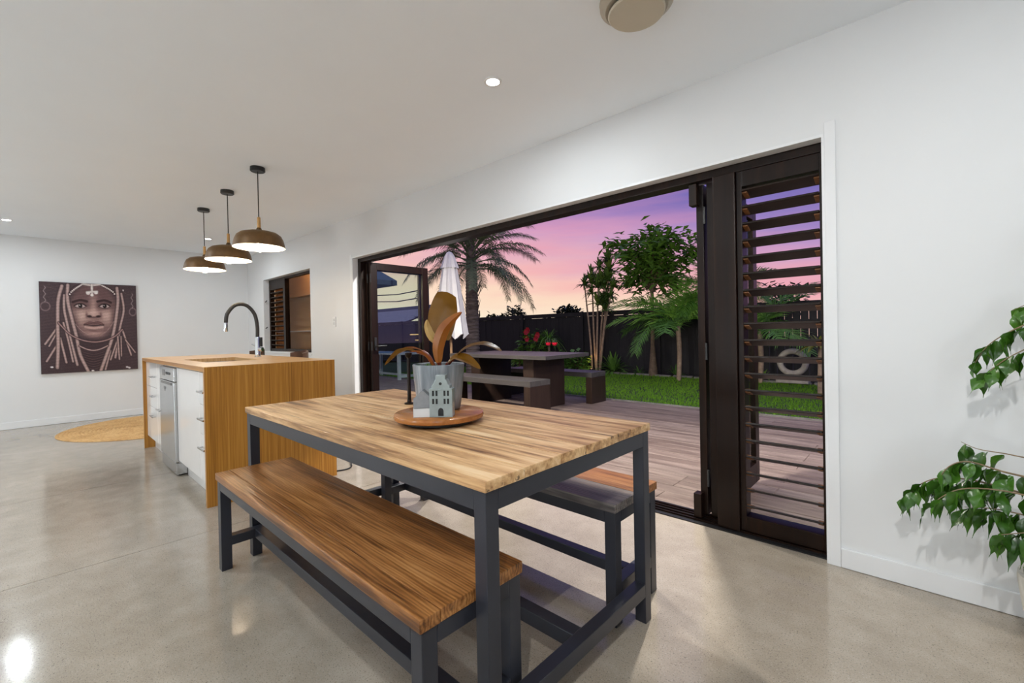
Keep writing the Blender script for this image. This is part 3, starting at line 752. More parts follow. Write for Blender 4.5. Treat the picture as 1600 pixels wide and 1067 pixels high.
# dark finger gap under the worktop
dw = thing('dishwasher', 'stainless steel dishwasher built into the white island', 'dishwasher')
B().box(-5.128, -4.532, FYC + 0.005, IY1 - 0.05, 0.10, 0.900).build('body', 'steel', dw)
B().box(-5.126, -4.534, FYC - 0.022, FYC + 0.004, 0.115, 0.775).build('door', 'steel', dw, bevel=0.004)
cp = B().box(-5.126, -4.534, FYC - 0.020, FYC + 0.004, 0.780, 0.892).build('control_panel', 'steel', dw, bevel=0.003)
B().box(-5.00, -4.90, FYC - 0.0215, FYC - 0.0195, 0.815, 0.865).build('display', 'dark_glass', cp)
for i in range(4):
    B().lathe([(0.001, 0), (0.011, 0), (0.011, 0.004), (0.001, 0.004)], 14).build('button', 'dark_glass', cp, loc=(-4.84 + i * 0.05, FYC - 0.0195, 0.84), rot=(PI / 2, 0, 0))
B().box(-5.05, -4.62, FYC - 0.0245, FYC - 0.018, 0.745, 0.765).build('grip_recess', 'dark_glass', dw)
g = B()
for k in range(3):   # small badge shape on the door
    g.box(-4.93 + k * 0.03, -4.912 + k * 0.03, FYC - 0.0235, FYC - 0.0215, 0.700 - 0.018 * (k == 1), 0.722 - 0.018 * (k == 1))
g.build('badge', 'dark_glass', dw)
B().box(-5.126, -4.534, FYC - 0.015, FYC + 0.06, 0.012, 0.108).build('plinth', 'steel', dw, bevel=0.003)
for sx in (-5.08, -4.58):
    B().lathe([(0.016, 0.0), (0.016, 0.012)], 12, (sx, FYC + 0.02, 0)).build('foot', 'black_rubber', dw)

sk = thing('kitchen_sink', 'stainless undermount sink cut into the bamboo worktop', 'sink')
g = B(); tkn = 0.004
g.box(SX0, SX1, SY0, SY1, IZ - 0.205, IZ - 0.20)
g.box(SX0 - tkn, SX0, SY0, SY1, IZ - 0.2, zt0 - 0.001); g.box(SX1, SX1 + tkn, SY0, SY1, IZ - 0.2, zt0 - 0.001)
g.box(SX0, SX1, SY0 - tkn, SY0, IZ - 0.2, zt0 - 0.001); g.box(SX0, SX1, SY1, SY1 + tkn, IZ - 0.2, zt0 - 0.001)
g.build('bowl', 'steel', sk)
B().lathe([(0.001, 0.001), (0.03, 0.001), (0.038, 0.004), (0.045, 0.002), (0.045, 0.0)], 20, (-4.6, 1.14, IZ - 0.2)).build('drain', 'chrome', sk, smooth=True)

tp = thing('kitchen_tap', 'tall chrome mixer tap with a black curved hose spout', 'tap', (-4.73, 1.475, IZ))
B().lathe([(0.001, 0), (0.030, 0), (0.030, 0.006), (0.024, 0.012), (0.024, 0.18), (0.021, 0.195), (0.001, 0.195)], 24).build('body', 'chrome', tp, smooth=True)
B().tube(arc([(0, 0, 0.19), (0, 0, 0.30), (0, -0.02, 0.41), (0, -0.075, 0.485), (0, -0.135, 0.505), (0, -0.195, 0.485), (0, -0.25, 0.41), (0, -0.262, 0.33)], 48), 0.0165, 14).build('hose', 'black_rubber', tp, smooth=True)
B().lathe([(0.001, 0.248), (0.016, 0.248), (0.018, 0.255), (0.018, 0.33), (0.001, 0.33)], 18, (0, -0.263, 0)).build('spray_head', 'chrome', tp, smooth=True)
B().tube([(0.0, 0.0, 0.075), (0.040, 0.030, 0.075)], 0.021, 16).build('lever_hub', 'chrome', tp, smooth=True)
B().tube([(0.03, 0.02, 0.08), (-0.02, -0.045, 0.125)], 0.005, 8).build('lever', 'chrome', tp, smooth=True)
B().box(0.016, 0.034, 0.014, 0.034, 0.10, 0.19).build('hose_dock', 'black_metal', tp, bevel=0.003)

# stools behind the island
def stool(label, x, y):
    t = thing('bar_stool', label, 'stool', (x, y, 0), group='bar stools behind the island')
    B().lathe([(0.001, 0.655), (0.15, 0.655), (0.17, 0.665), (0.17, 0.685), (0.155, 0.695), (0.001, 0.69)], 28).build('seat', 'stool_brown', t, smooth=True)
    v = []; n = 18
    for i in range(n + 1):
        a = math.radians(20 + 140 * i / n)
        for r, z in ((0.172, 0.86), (0.172, 0.975 - 0.03 * abs(i / n - 0.5) * 2), (0.188, 0.97 - 0.03 * abs(i / n - 0.5) * 2), (0.188, 0.86)):
            v.append((r * math.cos(a), r * math.sin(a), z))
    f = [(i * 4 + k, (i + 1) * 4 + k, (i + 1) * 4 + (k + 1) % 4, i * 4 + (k + 1) % 4) for i in range(n) for k in range(4)] + [(0, 1, 2, 3), (n * 4 + 3, n * 4 + 2, n * 4 + 1, n * 4)]
    B().add(v, f).build('backrest', 'stool_brown', t, smooth=True)
    for a in (40, 140):
        a = math.radians(a); B().tube([(0.15 * math.cos(a), 0.15 * math.sin(a), 0.68), (0.18 * math.cos(a), 0.18 * math.sin(a), 0.88)], 0.010, 8).build('back_post', 'black_metal', t, smooth=True)
    for a in (45, 135, 225, 315):
        a = math.radians(a); B().tube([(0.12 * math.cos(a), 0.12 * math.sin(a), 0.66), (0.21 * math.cos(a), 0.21 * math.sin(a), 0.0)], 0.012, 8).build('leg', 'black_metal', t, smooth=True)
    B().tube([(0.185 * math.cos(2 * PI * k / 24), 0.185 * math.sin(2 * PI * k / 24), 0.22) for k in range(25)], 0.008, 6).build('foot_ring', 'black_metal', t, smooth=True)
stool('brown bar stool whose back shows above the worktop behind the tap', -6.55, 1.93)
stool('brown bar stool whose back shows in front of the servery window', -5.28, 1.98)

# cable, switch
tag(B().tube(arc([(-3.62, 1.70, 0.006), (-3.60, 1.78, 0.006), (-3.64, 1.845, 0.006), (-3.72, 1.885, 0.015), (-3.80, 1.94, 0.06), (-3.86, 1.99, 0.15), (-3.87, 1.985, 0.30), (-3.84, 1.9, 0.42)], 40), 0.006, 8).build('power_cable', 'black_rubber', smooth=True),
    'black power cable curling out beside the island end panel', 'cable')
t = thing('light_switch', 'white light switch between servery window and bifold doors', 'light switch', (-5.437, YD, 1.305))
B().box(-0.040, 0.040, -0.009, 0.0, -0.062, 0.062).build('plate', 'trim_paint', t, bevel=0.003)
for z in (-0.022, 0.022): B().box(-0.016, 0.016, -0.014, -0.009, z - 0.017, z + 0.017).build('rocker', 'house_white', t, bevel=0.002)

# rug
prof = [(0.001, 0.004)]
NR = 27
for i in range(NR):
    r0 = 0.98 * i / NR; dr = 0.98 / NR
    for k in range(1, 5):
        prof.append((r0 + dr * k / 4, 0.004 + 0.007 * math.sin(PI * k / 4) ** 0.7))
prof.append((0.98, 0.001))
tag(B().lathe(prof, 72, caps=False).build('round_rug', 'jute', loc=(-7.50, 1.13, 0.0005), smooth=True), 'round braided jute rug behind the island', 'rug')

# ------------------------------------------------------------------ portrait canvas on the far wall
def portrait(n=190):
    gx, gy = np.meshgrid(np.linspace(0, 1, n), np.linspace(0, 1, n))
    X = 140 + gx * 948; Y = 68 + gx * 32 + gy * (905 - gx * 92)        # drawing grid
    img = np.zeros((n, n, 3)) + np.array([74, 58, 62.0])
    img += (rng.random((n, n, 1)) - 0.5) * 10
    img -= 14 * np.exp(-(((X - 620) / 330) ** 2 + ((Y - 850) / 260) ** 2))[..., None]
    def blend(mask, col):
        nonlocal img
        m = np.clip(mask, 0, 1)[..., None]; img = img * (1 - m) + np.array(col, float) * m
    def blob(cx, cy, rx, ry, col, a=1.0, hard=6.0):
        d = np.sqrt(((X - cx) / rx) ** 2 + ((Y - cy) / ry) ** 2); blend(a / (1 + np.exp((d - 1) * hard * 3)), col)
    def soft(cx, cy, rx, ry, col, a):
        blend(a * np.exp(-(((X - cx) / rx) ** 2 + ((Y - cy) / ry) ** 2)), col)
    def segd(pts):
        d = np.full(X.shape, 1e9)
        for (ax, ay), (bx, by) in zip(pts[:-1], pts[1:]):
            vx, vy = bx - ax, by - ay; t = np.clip(((X - ax) * vx + (Y - ay) * vy) / (vx * vx + vy * vy + 1e-9), 0, 1)
            d = np.minimum(d, np.hypot(X - ax - t * vx, Y - ay - t * vy))
        return d
    def curve(pts, m=8):
        return [(p.x, p.y) for p in arc([(a, b, 0) for a, b in pts], m * (len(pts) - 1))]
    def stroke(pts, w, col, a=1.0, shade=True):
        d = segd(curve(pts)); m = 1 / (1 + np.exp((d - w / 2) * 1.1))
        if shade:
            blend(np.clip(m * 0.9, 0, 1) * 0 + 0.75 / (1 + np.exp((d - w / 2 - 7) * 0.6)), (50, 36, 40))
        k = np.clip(1 - d / (w / 2 + 1e-6), 0, 1)[..., None]
        nonlocal img
        cc = np.array(col, float) * (0.62 + 0.42 * k ** 0.7)
        img = img * (1 - a * m[..., None]) + cc * a * m[..., None]
    # shoulders and neck rings
    soft(630, 820, 200, 130, (70, 50, 54), 0.9)
    for i in range(7):
        yy = 765 + i * 24; stroke([(515 + i * 4, yy - 14), (625, yy + 12), (745 - i * 5, yy - 16)], 7, (120, 92, 94), 0.7)
    # face
    blob(645, 350, 225, 262, (112, 84, 84), 1.0, 8)
    soft(645, 200, 190, 70, (92, 66, 68), 0.8)
    soft(640, 215, 70, 60, (138, 108, 106), 0.5)
    soft(520, 395, 95, 95, (204, 172, 160), 0.9); soft(775, 395, 88, 95, (200, 168, 158), 0.9)
    soft(642, 320, 36, 95, (194, 160, 150), 0.85); soft(640, 372, 64, 28, (206, 172, 162), 0.85)
    soft(640, 568, 100, 38, (190, 154, 146), 0.8); soft(560, 480, 50, 40, (160, 126, 120), 0.4)
    soft(455, 470, 40, 120, (80, 58, 60), 0.6); soft(845, 430, 34, 130, (80, 58, 60), 0.6)
    for sx, ex in ((-1, 512), (1, 752)):
        soft(ex, 300, 78, 34, (70, 46, 48), 0.85)
        stroke([(ex - 70, 262 - sx * 4), (ex, 246), (ex + 66, 262 + sx * 4)], 22, (48, 30, 32), 0.85, False)
        blob(ex, 304, 48, 17, (188, 168, 164), 1, 5); blob(ex + 2, 302, 20, 19, (22, 12, 14), 1, 6)
        blob(ex - 5, 296, 5, 5, (235, 225, 222), 1, 5)
        stroke([(ex - 58, 304), (ex - 20, 284), (ex + 24, 284), (ex + 58, 304)], 9, (26, 14, 16), 1, False)
        stroke([(ex - 48, 316), (ex, 324), (ex + 48, 314)], 6, (58, 38, 40), 0.8, False)
    blob(598, 404, 24, 11, (36, 20, 22), 0.95, 4); blob(688, 404, 24, 11, (36, 20, 22), 0.95, 4)
    soft(642, 414, 46, 9, (56, 36, 38), 0.7); soft(572, 392, 12, 26, (86, 58, 60), 0.7); soft(712, 392, 12, 26, (86, 58, 60), 0.7)
    stroke([(552, 486), (600, 466), (640, 472), (684, 464), (732, 486)], 24, (112, 78, 78), 0.9, False)
    stroke([(556, 508), (640, 520), (728, 508)], 34, (196, 160, 152), 0.95, False)
    stroke([(545, 489), (600, 490), (640, 495), (690, 489), (738, 488)], 7, (38, 20, 22), 1, False)
    soft(640, 546, 60, 9, (88, 60, 60), 0.7)
    # locks of hair
    L = (198, 168, 163)
    for pts, w_ in (([(930, 180), (950, 340), (905, 520), (850, 805)], 24), ([(365, 200), (360, 330), (385, 480), (415, 640), (470, 880)], 26),
                    ([(350, 470), (390, 640), (430, 850)], 20), ([(290, 520), (180, 680)], 20), ([(285, 570), (215, 700)], 15),
                    ([(278, 700), (190, 848)], 20), ([(318, 620), (368, 858)], 22), ([(905, 560), (800, 828)], 18), ([(880, 600), (892, 822)], 18),
                    ([(930, 530), (1018, 778)], 20), ([(960, 630), (1062, 752)], 15), ([(800, 740), (745, 925)], 20), ([(915, 600), (915, 790)], 14),
                    ([(345, 110), (308, 250), (298, 480), (296, 700), (284, 908)], 34), ([(400, 100), (395, 250), (430, 430), (468, 600), (500, 780), (572, 940)], 34),
                    ([(885, 125), (892, 250), (862, 450), (820, 620), (760, 780), (700, 932)], 34)):
        stroke(pts, w_, L, 0.92)
    # straps and beads
    stroke([(305, 470), (400, 575), (500, 630), (620, 655), (740, 642), (850, 598), (930, 530)], 13, (178, 142, 140), 0.95)
    stroke([(495, 695), (560, 725), (630, 738), (700, 724), (775, 690)], 12, (200, 168, 164), 0.95)
    stroke([(465, 485), (520, 545), (585, 585)], 5, (196, 164, 158), 0.9, False); stroke([(700, 590), (770, 545), (842, 455)], 5, (196, 164, 158), 0.9, False)
    stroke([(410, 190), (450, 130), (540, 84)], 26, (70, 50, 54), 0.9, False); stroke([(862, 185), (810, 135), (715, 90)], 26, (70, 50, 54), 0.9, False)
    for k in range(10):
        t_ = k / 9; blob(416 + 120 * t_, 190 - 98 * t_ ** 0.7, 8, 7, (232, 220, 216), 1, 4); blob(858 - 140 * t_, 182 - 88 * t_ ** 0.7, 8, 7, (232, 220, 216), 1, 4)
    stroke([(548, 88), (630, 98), (712, 90)], 22, (218, 204, 200), 1, False)
    stroke([(630, 96), (630, 196)], 26, (230, 218, 214), 1, False); stroke([(580, 168), (682, 160)], 22, (226, 214, 210), 1, False)
    blob(592, 178, 20, 14, (232, 222, 218), 1, 4); blob(670, 172, 20, 14, (232, 222, 218), 1, 4); blob(630, 196, 16, 12, (236, 226, 222), 1, 4)
    # ear ornaments
    for cx, cy, r, top in ((190, 310, 42, 112), (1046, 355, 36, 175)):
        d = np.abs(np.hypot(X - cx, Y - cy) - r); blend(0.8 / (1 + np.exp((d - 5) * 0.9)), (140, 118, 120))
        pts = [(cx - 4 + 9 * math.sin(k * 1.6), top + (cy - r - top) * k / 10) for k in range(11)]
        stroke(pts, 7, (190, 170, 170), 0.85, False)
    stroke([(190, 112), (230, 125), (290, 140)], 5, (110, 88, 92), 0.8, False); stroke([(1048, 175), (1000, 185), (950, 160)], 5, (110, 88, 92), 0.8, False)
    for px, py in ((235, 905), (620, 938), (972, 898), (995, 904), (950, 146)): blob(px, py, 14 if px != 950 else 7, 8, (232, 226, 226), 1, 4)
    nz_ = rng.random((n, n, 1)); band_ = 0.5 + 0.5 * np.sin(Y * 0.21 + X * 0.03)[..., None]
    img = img * (0.90 + 0.14 * nz_) * (0.94 + 0.08 * band_)
    return np.clip(img, 0, 255) / 255.0
PN = 190
img = portrait(PN)
linimg = np.where(img <= 0.04045, img / 12.92, ((img + 0.055) / 1.055) ** 2.4)
cv = thing('canvas_portrait', 'large canvas portrait print of a braided person with headband', 'picture', (XB + 0.002, 0.565, 1.313))
CW, CH = 1.000, 1.243
B().box(0.0, 0.030, -CW / 2, CW / 2, -CH / 2, CH / 2).build('canvas_frame', 'canvas_edge', cv, bevel=0.002)
ys = np.linspace(-CW / 2 + 0.002, CW / 2 - 0.002, PN); zs = np.linspace(CH / 2 - 0.002, -CH / 2 + 0.002, PN)
vv = [(0.0312, ys[i], zs[j]) for j in range(PN) for i in range(PN)]
ff = [(j * PN + i, (j + 1) * PN + i, (j + 1) * PN + i + 1, j * PN + i + 1) for j in range(PN - 1) for i in range(PN - 1)]
me = bpy.data.meshes.new('portrait_print'); me.from_pydata(vv, [], ff)
ca = me.color_attributes.new('print', 'FLOAT_COLOR', 'POINT')
cc = np.ones((PN * PN, 4)); cc[:, :3] = linimg.reshape(-1, 3); ca.data.foreach_set('color', cc.ravel())
link('print', me, 'portrait_print', cv)

# ------------------------------------------------------------------ table centrepiece
TCX, TCY = -1.490, 1.145
tt = thing('turntable', 'round wooden turntable on the dining table', 'turntable', (TCX, TCY, TZ))
B().lathe([(0.001, 0), (0.140, 0), (0.145, 0.004), (0.145, 0.016), (0.001, 0.016)], 40).build('base', 'black_metal', tt, smooth=True)
B().lathe([(0.001, 0.0165), (0.172, 0.0165), (0.182, 0.020), (0.185, 0.028), (0.183, 0.038), (0.178, 0.0415), (0.001, 0.0415)], 64).build('board', 'turntable_wood', tt, smooth=True)
ZT2 = TZ + 0.0418
PX, PY = -1.552, 1.195
pot = thing('plant_pot', 'grey streaked ceramic pot on the turntable', 'pot', (PX, PY, ZT2))
B().lathe([(0.001, 0.0), (0.086, 0.0), (0.092, 0.006), (0.100, 0.07), (0.108, 0.15), (0.111, 0.190), (0.108, 0.193), (0.103, 0.190), (0.100, 0.165), (0.001, 0.162)], 48).build('vessel', 'pot_glaze', pot, smooth=True)
B().lathe([(0.001, 0.170), (0.05, 0.173), (0.101, 0.168), (0.101, 0.164), (0.001, 0.164)], 24).build('soil', 'soil', pot)

def blade(path, width, cup=0.25, prof=None, nx=4, wave=0.0, side_hint=(0, 0, 1), ph=0.0):
    """leaf blade along a path: returns verts, faces"""
    P = [Vector(p) for p in path]; n = len(P); v = []; f = []
    hint = Vector(side_hint)
    for i, p in enumerate(P):
        t = (P[min(i + 1, n - 1)] - P[max(i - 1, 0)]).normalized()
        side = t.cross(hint)
        if side.length < 1e-3: side = t.cross(Vector((1, 0.3, 0)))
        side.normalize(); nor = side.cross(t)
        u = i / (n - 1)
        wd = width * (prof(u) if prof else math.sin(PI * min(1, u ** 0.75)) ** 0.7)
        for k in range(nx + 1):
            s_ = -1 + 2 * k / nx
            v.append(p + side * (s_ * wd) + nor * (abs(s_) * wd * cup + wave * wd * math.sin(u * 17 + s_ * 2.2 + ph) * abs(s_)))
    for i in range(n - 1):
        for k in range(nx):
            a = i * (nx + 1) + k; f.append((a, a + 1, a + nx + 2, a + nx + 1))
    return v, f
pl = thing('bronze_leaf_plant', 'bronze leaved plant growing in the grey pot', 'plant', (0, 0, 0))
def pleaf(name, mat, path, width, cup, hint, wave=0.05, stem=None, prof=None):
    v, f = blade(arc(path, 22), width, cup, prof, 6, wave, hint)
    o = B().add(v, f).build(name, mat, pl, smooth=True)
    if stem: B().tube(arc(stem, 12), [0.0065] * 13 if len(arc(stem, 12)) == 13 else 0.006, 8).build('stem', 'red_stem', o, smooth=True)
z0 = ZT2 + 0.17
view = (-0.68, 0.73, 0.0)
big = lambda u: 0.25 + 0.75 * math.sin(PI * min(1, 0.12 + u * 0.80)) ** 0.8 if u < 0.93 else 0.55 * (1 - u) / 0.07
pleaf('leaf', 'bronze_leaf', [(PX + 0.015, PY, z0 + 0.125), (PX + 0.012, PY + 0.01, z0 + 0.20), (PX + 0.02, PY + 0.02, z0 + 0.27), (PX + 0.05, PY + 0.015, z0 + 0.330)], 0.062, 0.16, view, 0.05,
      [(PX + 0.015, PY - 0.005, z0 - 0.005), (PX + 0.010, PY, z0 + 0.06), (PX + 0.015, PY, z0 + 0.13)], big)
pleaf('leaf', 'rust_leaf', [(PX + 0.025, PY - 0.02, z0 + 0.02), (PX + 0.035, PY - 0.03, z0 + 0.09), (PX + 0.065, PY - 0.025, z0 + 0.16), (PX + 0.105, PY - 0.01, z0 + 0.205), (PX + 0.150, PY + 0.01, z0 + 0.240)], 0.026, 0.5, (-0.5, 0.6, 0.5), 0.02,
      [(PX + 0.02, PY - 0.01, z0 - 0.005), (PX + 0.025, PY - 0.02, z0 + 0.03)])
pleaf('leaf', 'gold_leaf', [(PX + 0.01, PY - 0.015, z0 + 0.11), (PX - 0.012, PY - 0.03, z0 + 0.145), (PX - 0.030, PY - 0.035, z0 + 0.185), (PX - 0.036, PY - 0.03, z0 + 0.215)], 0.018, 0.6, view, 0.0)
pleaf('leaf', 'bronze_leaf', [(PX + 0.085, PY + 0.03, z0 + 0.055), (PX + 0.125, PY + 0.05, z0 + 0.088), (PX + 0.19, PY + 0.075, z0 + 0.105), (PX + 0.25, PY + 0.09, z0 + 0.092), (PX + 0.285, PY + 0.10, z0 + 0.075)], 0.026, 0.25, (0.2, -0.2, 1), 0.03,
      [(PX + 0.03, PY + 0.01, z0 - 0.005), (PX + 0.055, PY + 0.02, z0 + 0.03), (PX + 0.088, PY + 0.031, z0 + 0.057)])
pleaf('leaf', 'bronze_leaf', [(PX + 0.06, PY + 0.0, z0 + 0.025), (PX + 0.11, PY + 0.015, z0 + 0.050), (PX + 0.165, PY + 0.03, z0 + 0.035), (PX + 0.215, PY + 0.045, z0 + 0.005)], 0.030, 0.3, (0.3, -0.4, 1), 0.05,
      [(PX + 0.03, PY, z0 - 0.005), (PX + 0.062, PY + 0.001, z0 + 0.027)])
pleaf('leaf', 'rust_leaf', [(PX - 0.01, PY - 0.02, z0 + 0.005), (PX - 0.03, PY - 0.035, z0 + 0.045), (PX - 0.055, PY - 0.06, z0 + 0.072), (PX - 0.09, PY - 0.085, z0 + 0.075)], 0.014, 0.5, (-0.3, 0.3, 1), 0.02)
pleaf('leaf', 'bronze_leaf', [(PX - 0.075, PY - 0.055, z0 + 0.074), (PX - 0.12, PY - 0.08, z0 + 0.082), (PX - 0.17, PY - 0.10, z0 + 0.065), (PX - 0.235, PY - 0.12, z0 + 0.015)], 0.022, 0.35, (-0.2, 0.2, 1), 0.05,
      [(PX - 0.012, PY - 0.01, z0 - 0.005), (PX - 0.04, PY - 0.03, z0 + 0.055), (PX - 0.077, PY - 0.056, z0 + 0.075)])
pleaf('leaf', 'rust_leaf', [(PX - 0.08, PY - 0.02, z0 + 0.075), (PX - 0.13, PY - 0.035, z0 + 0.088), (PX - 0.18, PY - 0.05, z0 + 0.080), (PX - 0.23, PY - 0.06, z0 + 0.06)], 0.018, 0.35, (-0.2, 0.2, 1), 0.04,
      [(PX - 0.015, PY, z0 - 0.005), (PX - 0.05, PY - 0.012, z0 + 0.055), (PX - 0.082, PY - 0.02, z0 + 0.076)])
moss = B()
for k in range(60):
    a = random.uniform(0, 2 * PI); r = random.uniform(0.0, 0.05); x, y = PX - 0.045 + r * math.cos(a), PY - 0.03 + r * math.sin(a)
    d = random.uniform(0, 2 * PI); moss.add([(x - 0.004, y, z0), (x + 0.004, y, z0), (x + 0.014 * math.cos(d), y + 0.014 * math.sin(d), z0 + random.uniform(0.012, 0.03))], [(0, 1, 2)])
tag(moss.build('seedling_tuft', 'grass_blade', pl), kind='stuff')
tag(B().lathe([(0.001, 0), (0.026, 0), (0.026, 0.006), (0.012, 0.010), (0.0095, 0.03), (0.0085, 0.24), (0.016, 0.248), (0.018, 0.266), (0.012, 0.268), (0.010, 0.254), (0.001, 0.252)], 20).build('candlestick', 'door_timber', loc=(-1.984, 1.333, TZ + 0.0002), smooth=True),
    'slim dark brown candlestick standing left of the plant pot', 'candlestick')

# ceramic houses
def ceramic_house():
    t = thing('ceramic_house', 'pale green glazed canal house ornament with stepped gable', 'ornament', (-1.392, 1.085, ZT2), math.radians(40))
    hw, d = 0.045, 0.052
    out = [(-hw, 0), (hw, 0), (hw, 0.108), (0.036, 0.112), (0.036, 0.122), (0.030, 0.126), (0.024, 0.142), (0.019, 0.146), (0.019, 0.163),
           (-0.019, 0.163), (-0.019, 0.146), (-0.024, 0.142), (-0.030, 0.126), (-0.036, 0.122), (-0.036, 0.112), (-hw, 0.108)]
    B().prism(out, -d / 2, d / 2).build('house_body', 'house_glaze', t, bevel=0.003)
    for z in (0.052, 0.083):
        for x in (-0.029, -0.0155, 0.0155, 0.029):
            B().box(x - 0.0038, x + 0.0038, -d / 2 - 0.0012, -d / 2 + 0.004, z, z + 0.020).build('window_opening', 'dark_void', t)
    B().prism([(-0.0105, 0.006), (0.0105, 0.006), (0.0105, 0.026), (0.007, 0.034), (0.0, 0.037), (-0.007, 0.034), (-0.0105, 0.026)], -d / 2 - 0.0012, -d / 2 + 0.004).build('door_arch', 'dark_void', t)
    B().tube([(0, -d / 2 - 0.0012, 0.130), (0, -d / 2 + 0.004, 0.130)], 0.0055, 16).build('round_window', 'dark_void', t)
    B().box(-hw - 0.001, hw + 0.001, -d / 2 - 0.002, d / 2 + 0.001, 0.106, 0.110).build('cornice', 'house_glaze', t, bevel=0.001)
ceramic_house()
t = thing('small_house', 'small grey concrete house ornament with a white base band', 'ornament', (-1.452, 1.040, ZT2), math.radians(47))
B().prism([(-0.036, 0.0345), (0.036, 0.0345), (0.036, 0.072), (0.0, 0.106), (-0.036, 0.072)], -0.026, 0.026).build('house_body', 'house_concrete', t, bevel=0.002)
B().box(-0.0365, 0.0365, -0.0265, 0.0265, 0.0, 0.034).build('white_band', 'house_white', t, bevel=0.001)

# ------------------------------------------------------------------ weeping fig by the wall
FX, FY = 0.400, 2.300
fig = thing('weeping_fig', 'leafy weeping fig in a pale stone pot by the white wall', 'plant', (FX, FY, 0))
B().lathe([(0.001, 0.0), (0.115, 0.0), (0.132, 0.02), (0.172, 0.16), (0.184, 0.262), (0.182, 0.280), (0.170, 0.280), (0.162, 0.24), (0.001, 0.238)], 36).build('stone_pot', 'stone_pot', fig, smooth=True)
B().lathe([(0.001, 0.262), (0.08, 0.258), (0.150, 0.250), (0.150, 0.24), (0.001, 0.24)], 24).build('soil', 'soil', fig)
B().tube(arc([(0, 0, 0.24), (0.02, 0.01, 0.6), (0.0, -0.01, 1.0), (0.03, 0.0, 1.4), (0.02, 0.0, 1.75)], 24), [0.02 - 0.0005 * i for i in range(25)], 10).build('trunk', 'fig_bark', fig, smooth=True)
def fig_leaf_mesh(L, Wd, curl, tw):
    path = [(0, 0, 0)]
    n = 9; v = []; f = []
    for i in range(n):
        u = i / (n - 1)
        wprof = (math.sin(PI * min(1.0, (u / 0.80)) ** 0.85) ** 0.8 if u < 0.80 else 0) * Wd
        wprof = max(wprof, 0.035 * L * (1 - u) + 0.0006)
        x = u * L; z = -curl * L * u * u
        for k in (-1, -0.5, 0, 0.5, 1):
            v.append((x, k * wprof, z + abs(k) * wprof * 0.35 + tw * wprof * k * math.sin(u * 9) * 0.5))
    for i in range(n - 1):
        for k in range(4):
            a = i * 5 + k; f.append((a, a + 1, a + 6, a + 5))
    m = B().add(v, f).mesh('fig_leaf', smooth=True); m.materials.append(MATS['fig_leaf']); return m
FIGM = [fig_leaf_mesh(0.098, 0.0205, 0.22, 0.7), fig_leaf_mesh(0.108, 0.0225, 0.12, 1.2), fig_leaf_mesh(0.085, 0.019, 0.30, 0.5), fig_leaf_mesh(0.095, 0.0150, 0.45, 1.6)]
rf = random.Random(5)
def fig_branch(pts, rad, nleaf, start=0.3, spread=0.9, leafscale=1.0):
    pts = [Vector(p) - Vector((FX, FY, 0)) for p in pts]
    path = arc(pts, 30); n = len(path)
    br = B().tube(path, [rad * (1 - 0.75 * i / (n - 1)) for i in range(n)], 6).build('branch', 'fig_twig', fig, smooth=True)
    for k in range(nleaf):
        u = start + (1 - start) * (k + rf.random() * 0.8) / nleaf
        i = min(n - 2, int(u * (n - 1))); p = path[i]; t = (path[i + 1] - path[i]).normalized()
        ang = math.atan2(t.y, t.x) + rf.choice((-1, 1)) * rf.uniform(0.2, spread * 1.4)
        pitch = rf.uniform(0.75, 1.45)
        rr = rf.random()
        lf = link('leaf', FIGM[rf.randrange(4)], None, br, p + Vector((rf.uniform(-.008, .008), rf.uniform(-.02, .02), -0.004)), (rf.uniform(-0.7, 0.7), pitch, ang), (leafscale * rf.uniform(0.8, 1.12),) * 3)
    return br
# low weeping branches in view (world coordinates)
fig_branch([(0.40, 2.29, 0.52), (0.28, 2.28, 0.60), (0.18, 2.27, 0.625), (0.10, 2.26, 0.645), (0.05, 2.25, 0.62), (0.02, 2.25, 0.56)], 0.0045, 20)
fig_branch([(0.40, 2.30, 0.48), (0.26, 2.31, 0.54), (0.13, 2.32, 0.565), (0.03, 2.33, 0.555), (-0.035, 2.33, 0.51), (-0.065, 2.33, 0.45)], 0.0045, 30)
fig_branch([(0.40, 2.30, 0.50), (0.27, 2.24, 0.555), (0.16, 2.20, 0.575), (0.07, 2.18, 0.56), (0.005, 2.17, 0.50)], 0.004, 24)
fig_branch([(0.40, 2.30, 0.44), (0.27, 2.27, 0.48), (0.17, 2.27, 0.49), (0.09, 2.28, 0.475)], 0.004, 22)
fig_branch([(0.40, 2.30, 0.44), (0.32, 2.22, 0.46), (0.24, 2.18, 0.46), (0.17, 2.16, 0.44)], 0.004, 18)
fig_branch([(0.40, 2.30, 0.56), (0.30, 2.31, 0.655), (0.21, 2.32, 0.675), (0.13, 2.33, 0.68), (0.085, 2.33, 0.70)], 0.0035, 5, 0.55)
fig_branch([(0.42, 2.30, 0.48), (0.33, 2.26, 0.47), (0.27, 2.25, 0.43), (0.24, 2.25, 0.38)], 0.0035, 9)
# upper weeping branch
fig_branch([(0.42, 2.30, 1.10), (0.33, 2.33, 1.155), (0.27, 2.35, 1.14), (0.205, 2.36, 1.10), (0.155, 2.37, 1.05), (0.125, 2.37, 0.99)], 0.004, 15)
fig_branch([(0.42, 2.30, 1.05), (0.34, 2.31, 1.08), (0.27, 2.32, 1.06), (0.20, 2.33, 1.01), (0.15, 2.34, 0.95)], 0.004, 15)
fig_branch([(0.42, 2.30, 1.15), (0.35, 2.35, 1.21), (0.28, 2.38, 1.21), (0.22, 2.39, 1.18)], 0.0035, 7, 0.4)
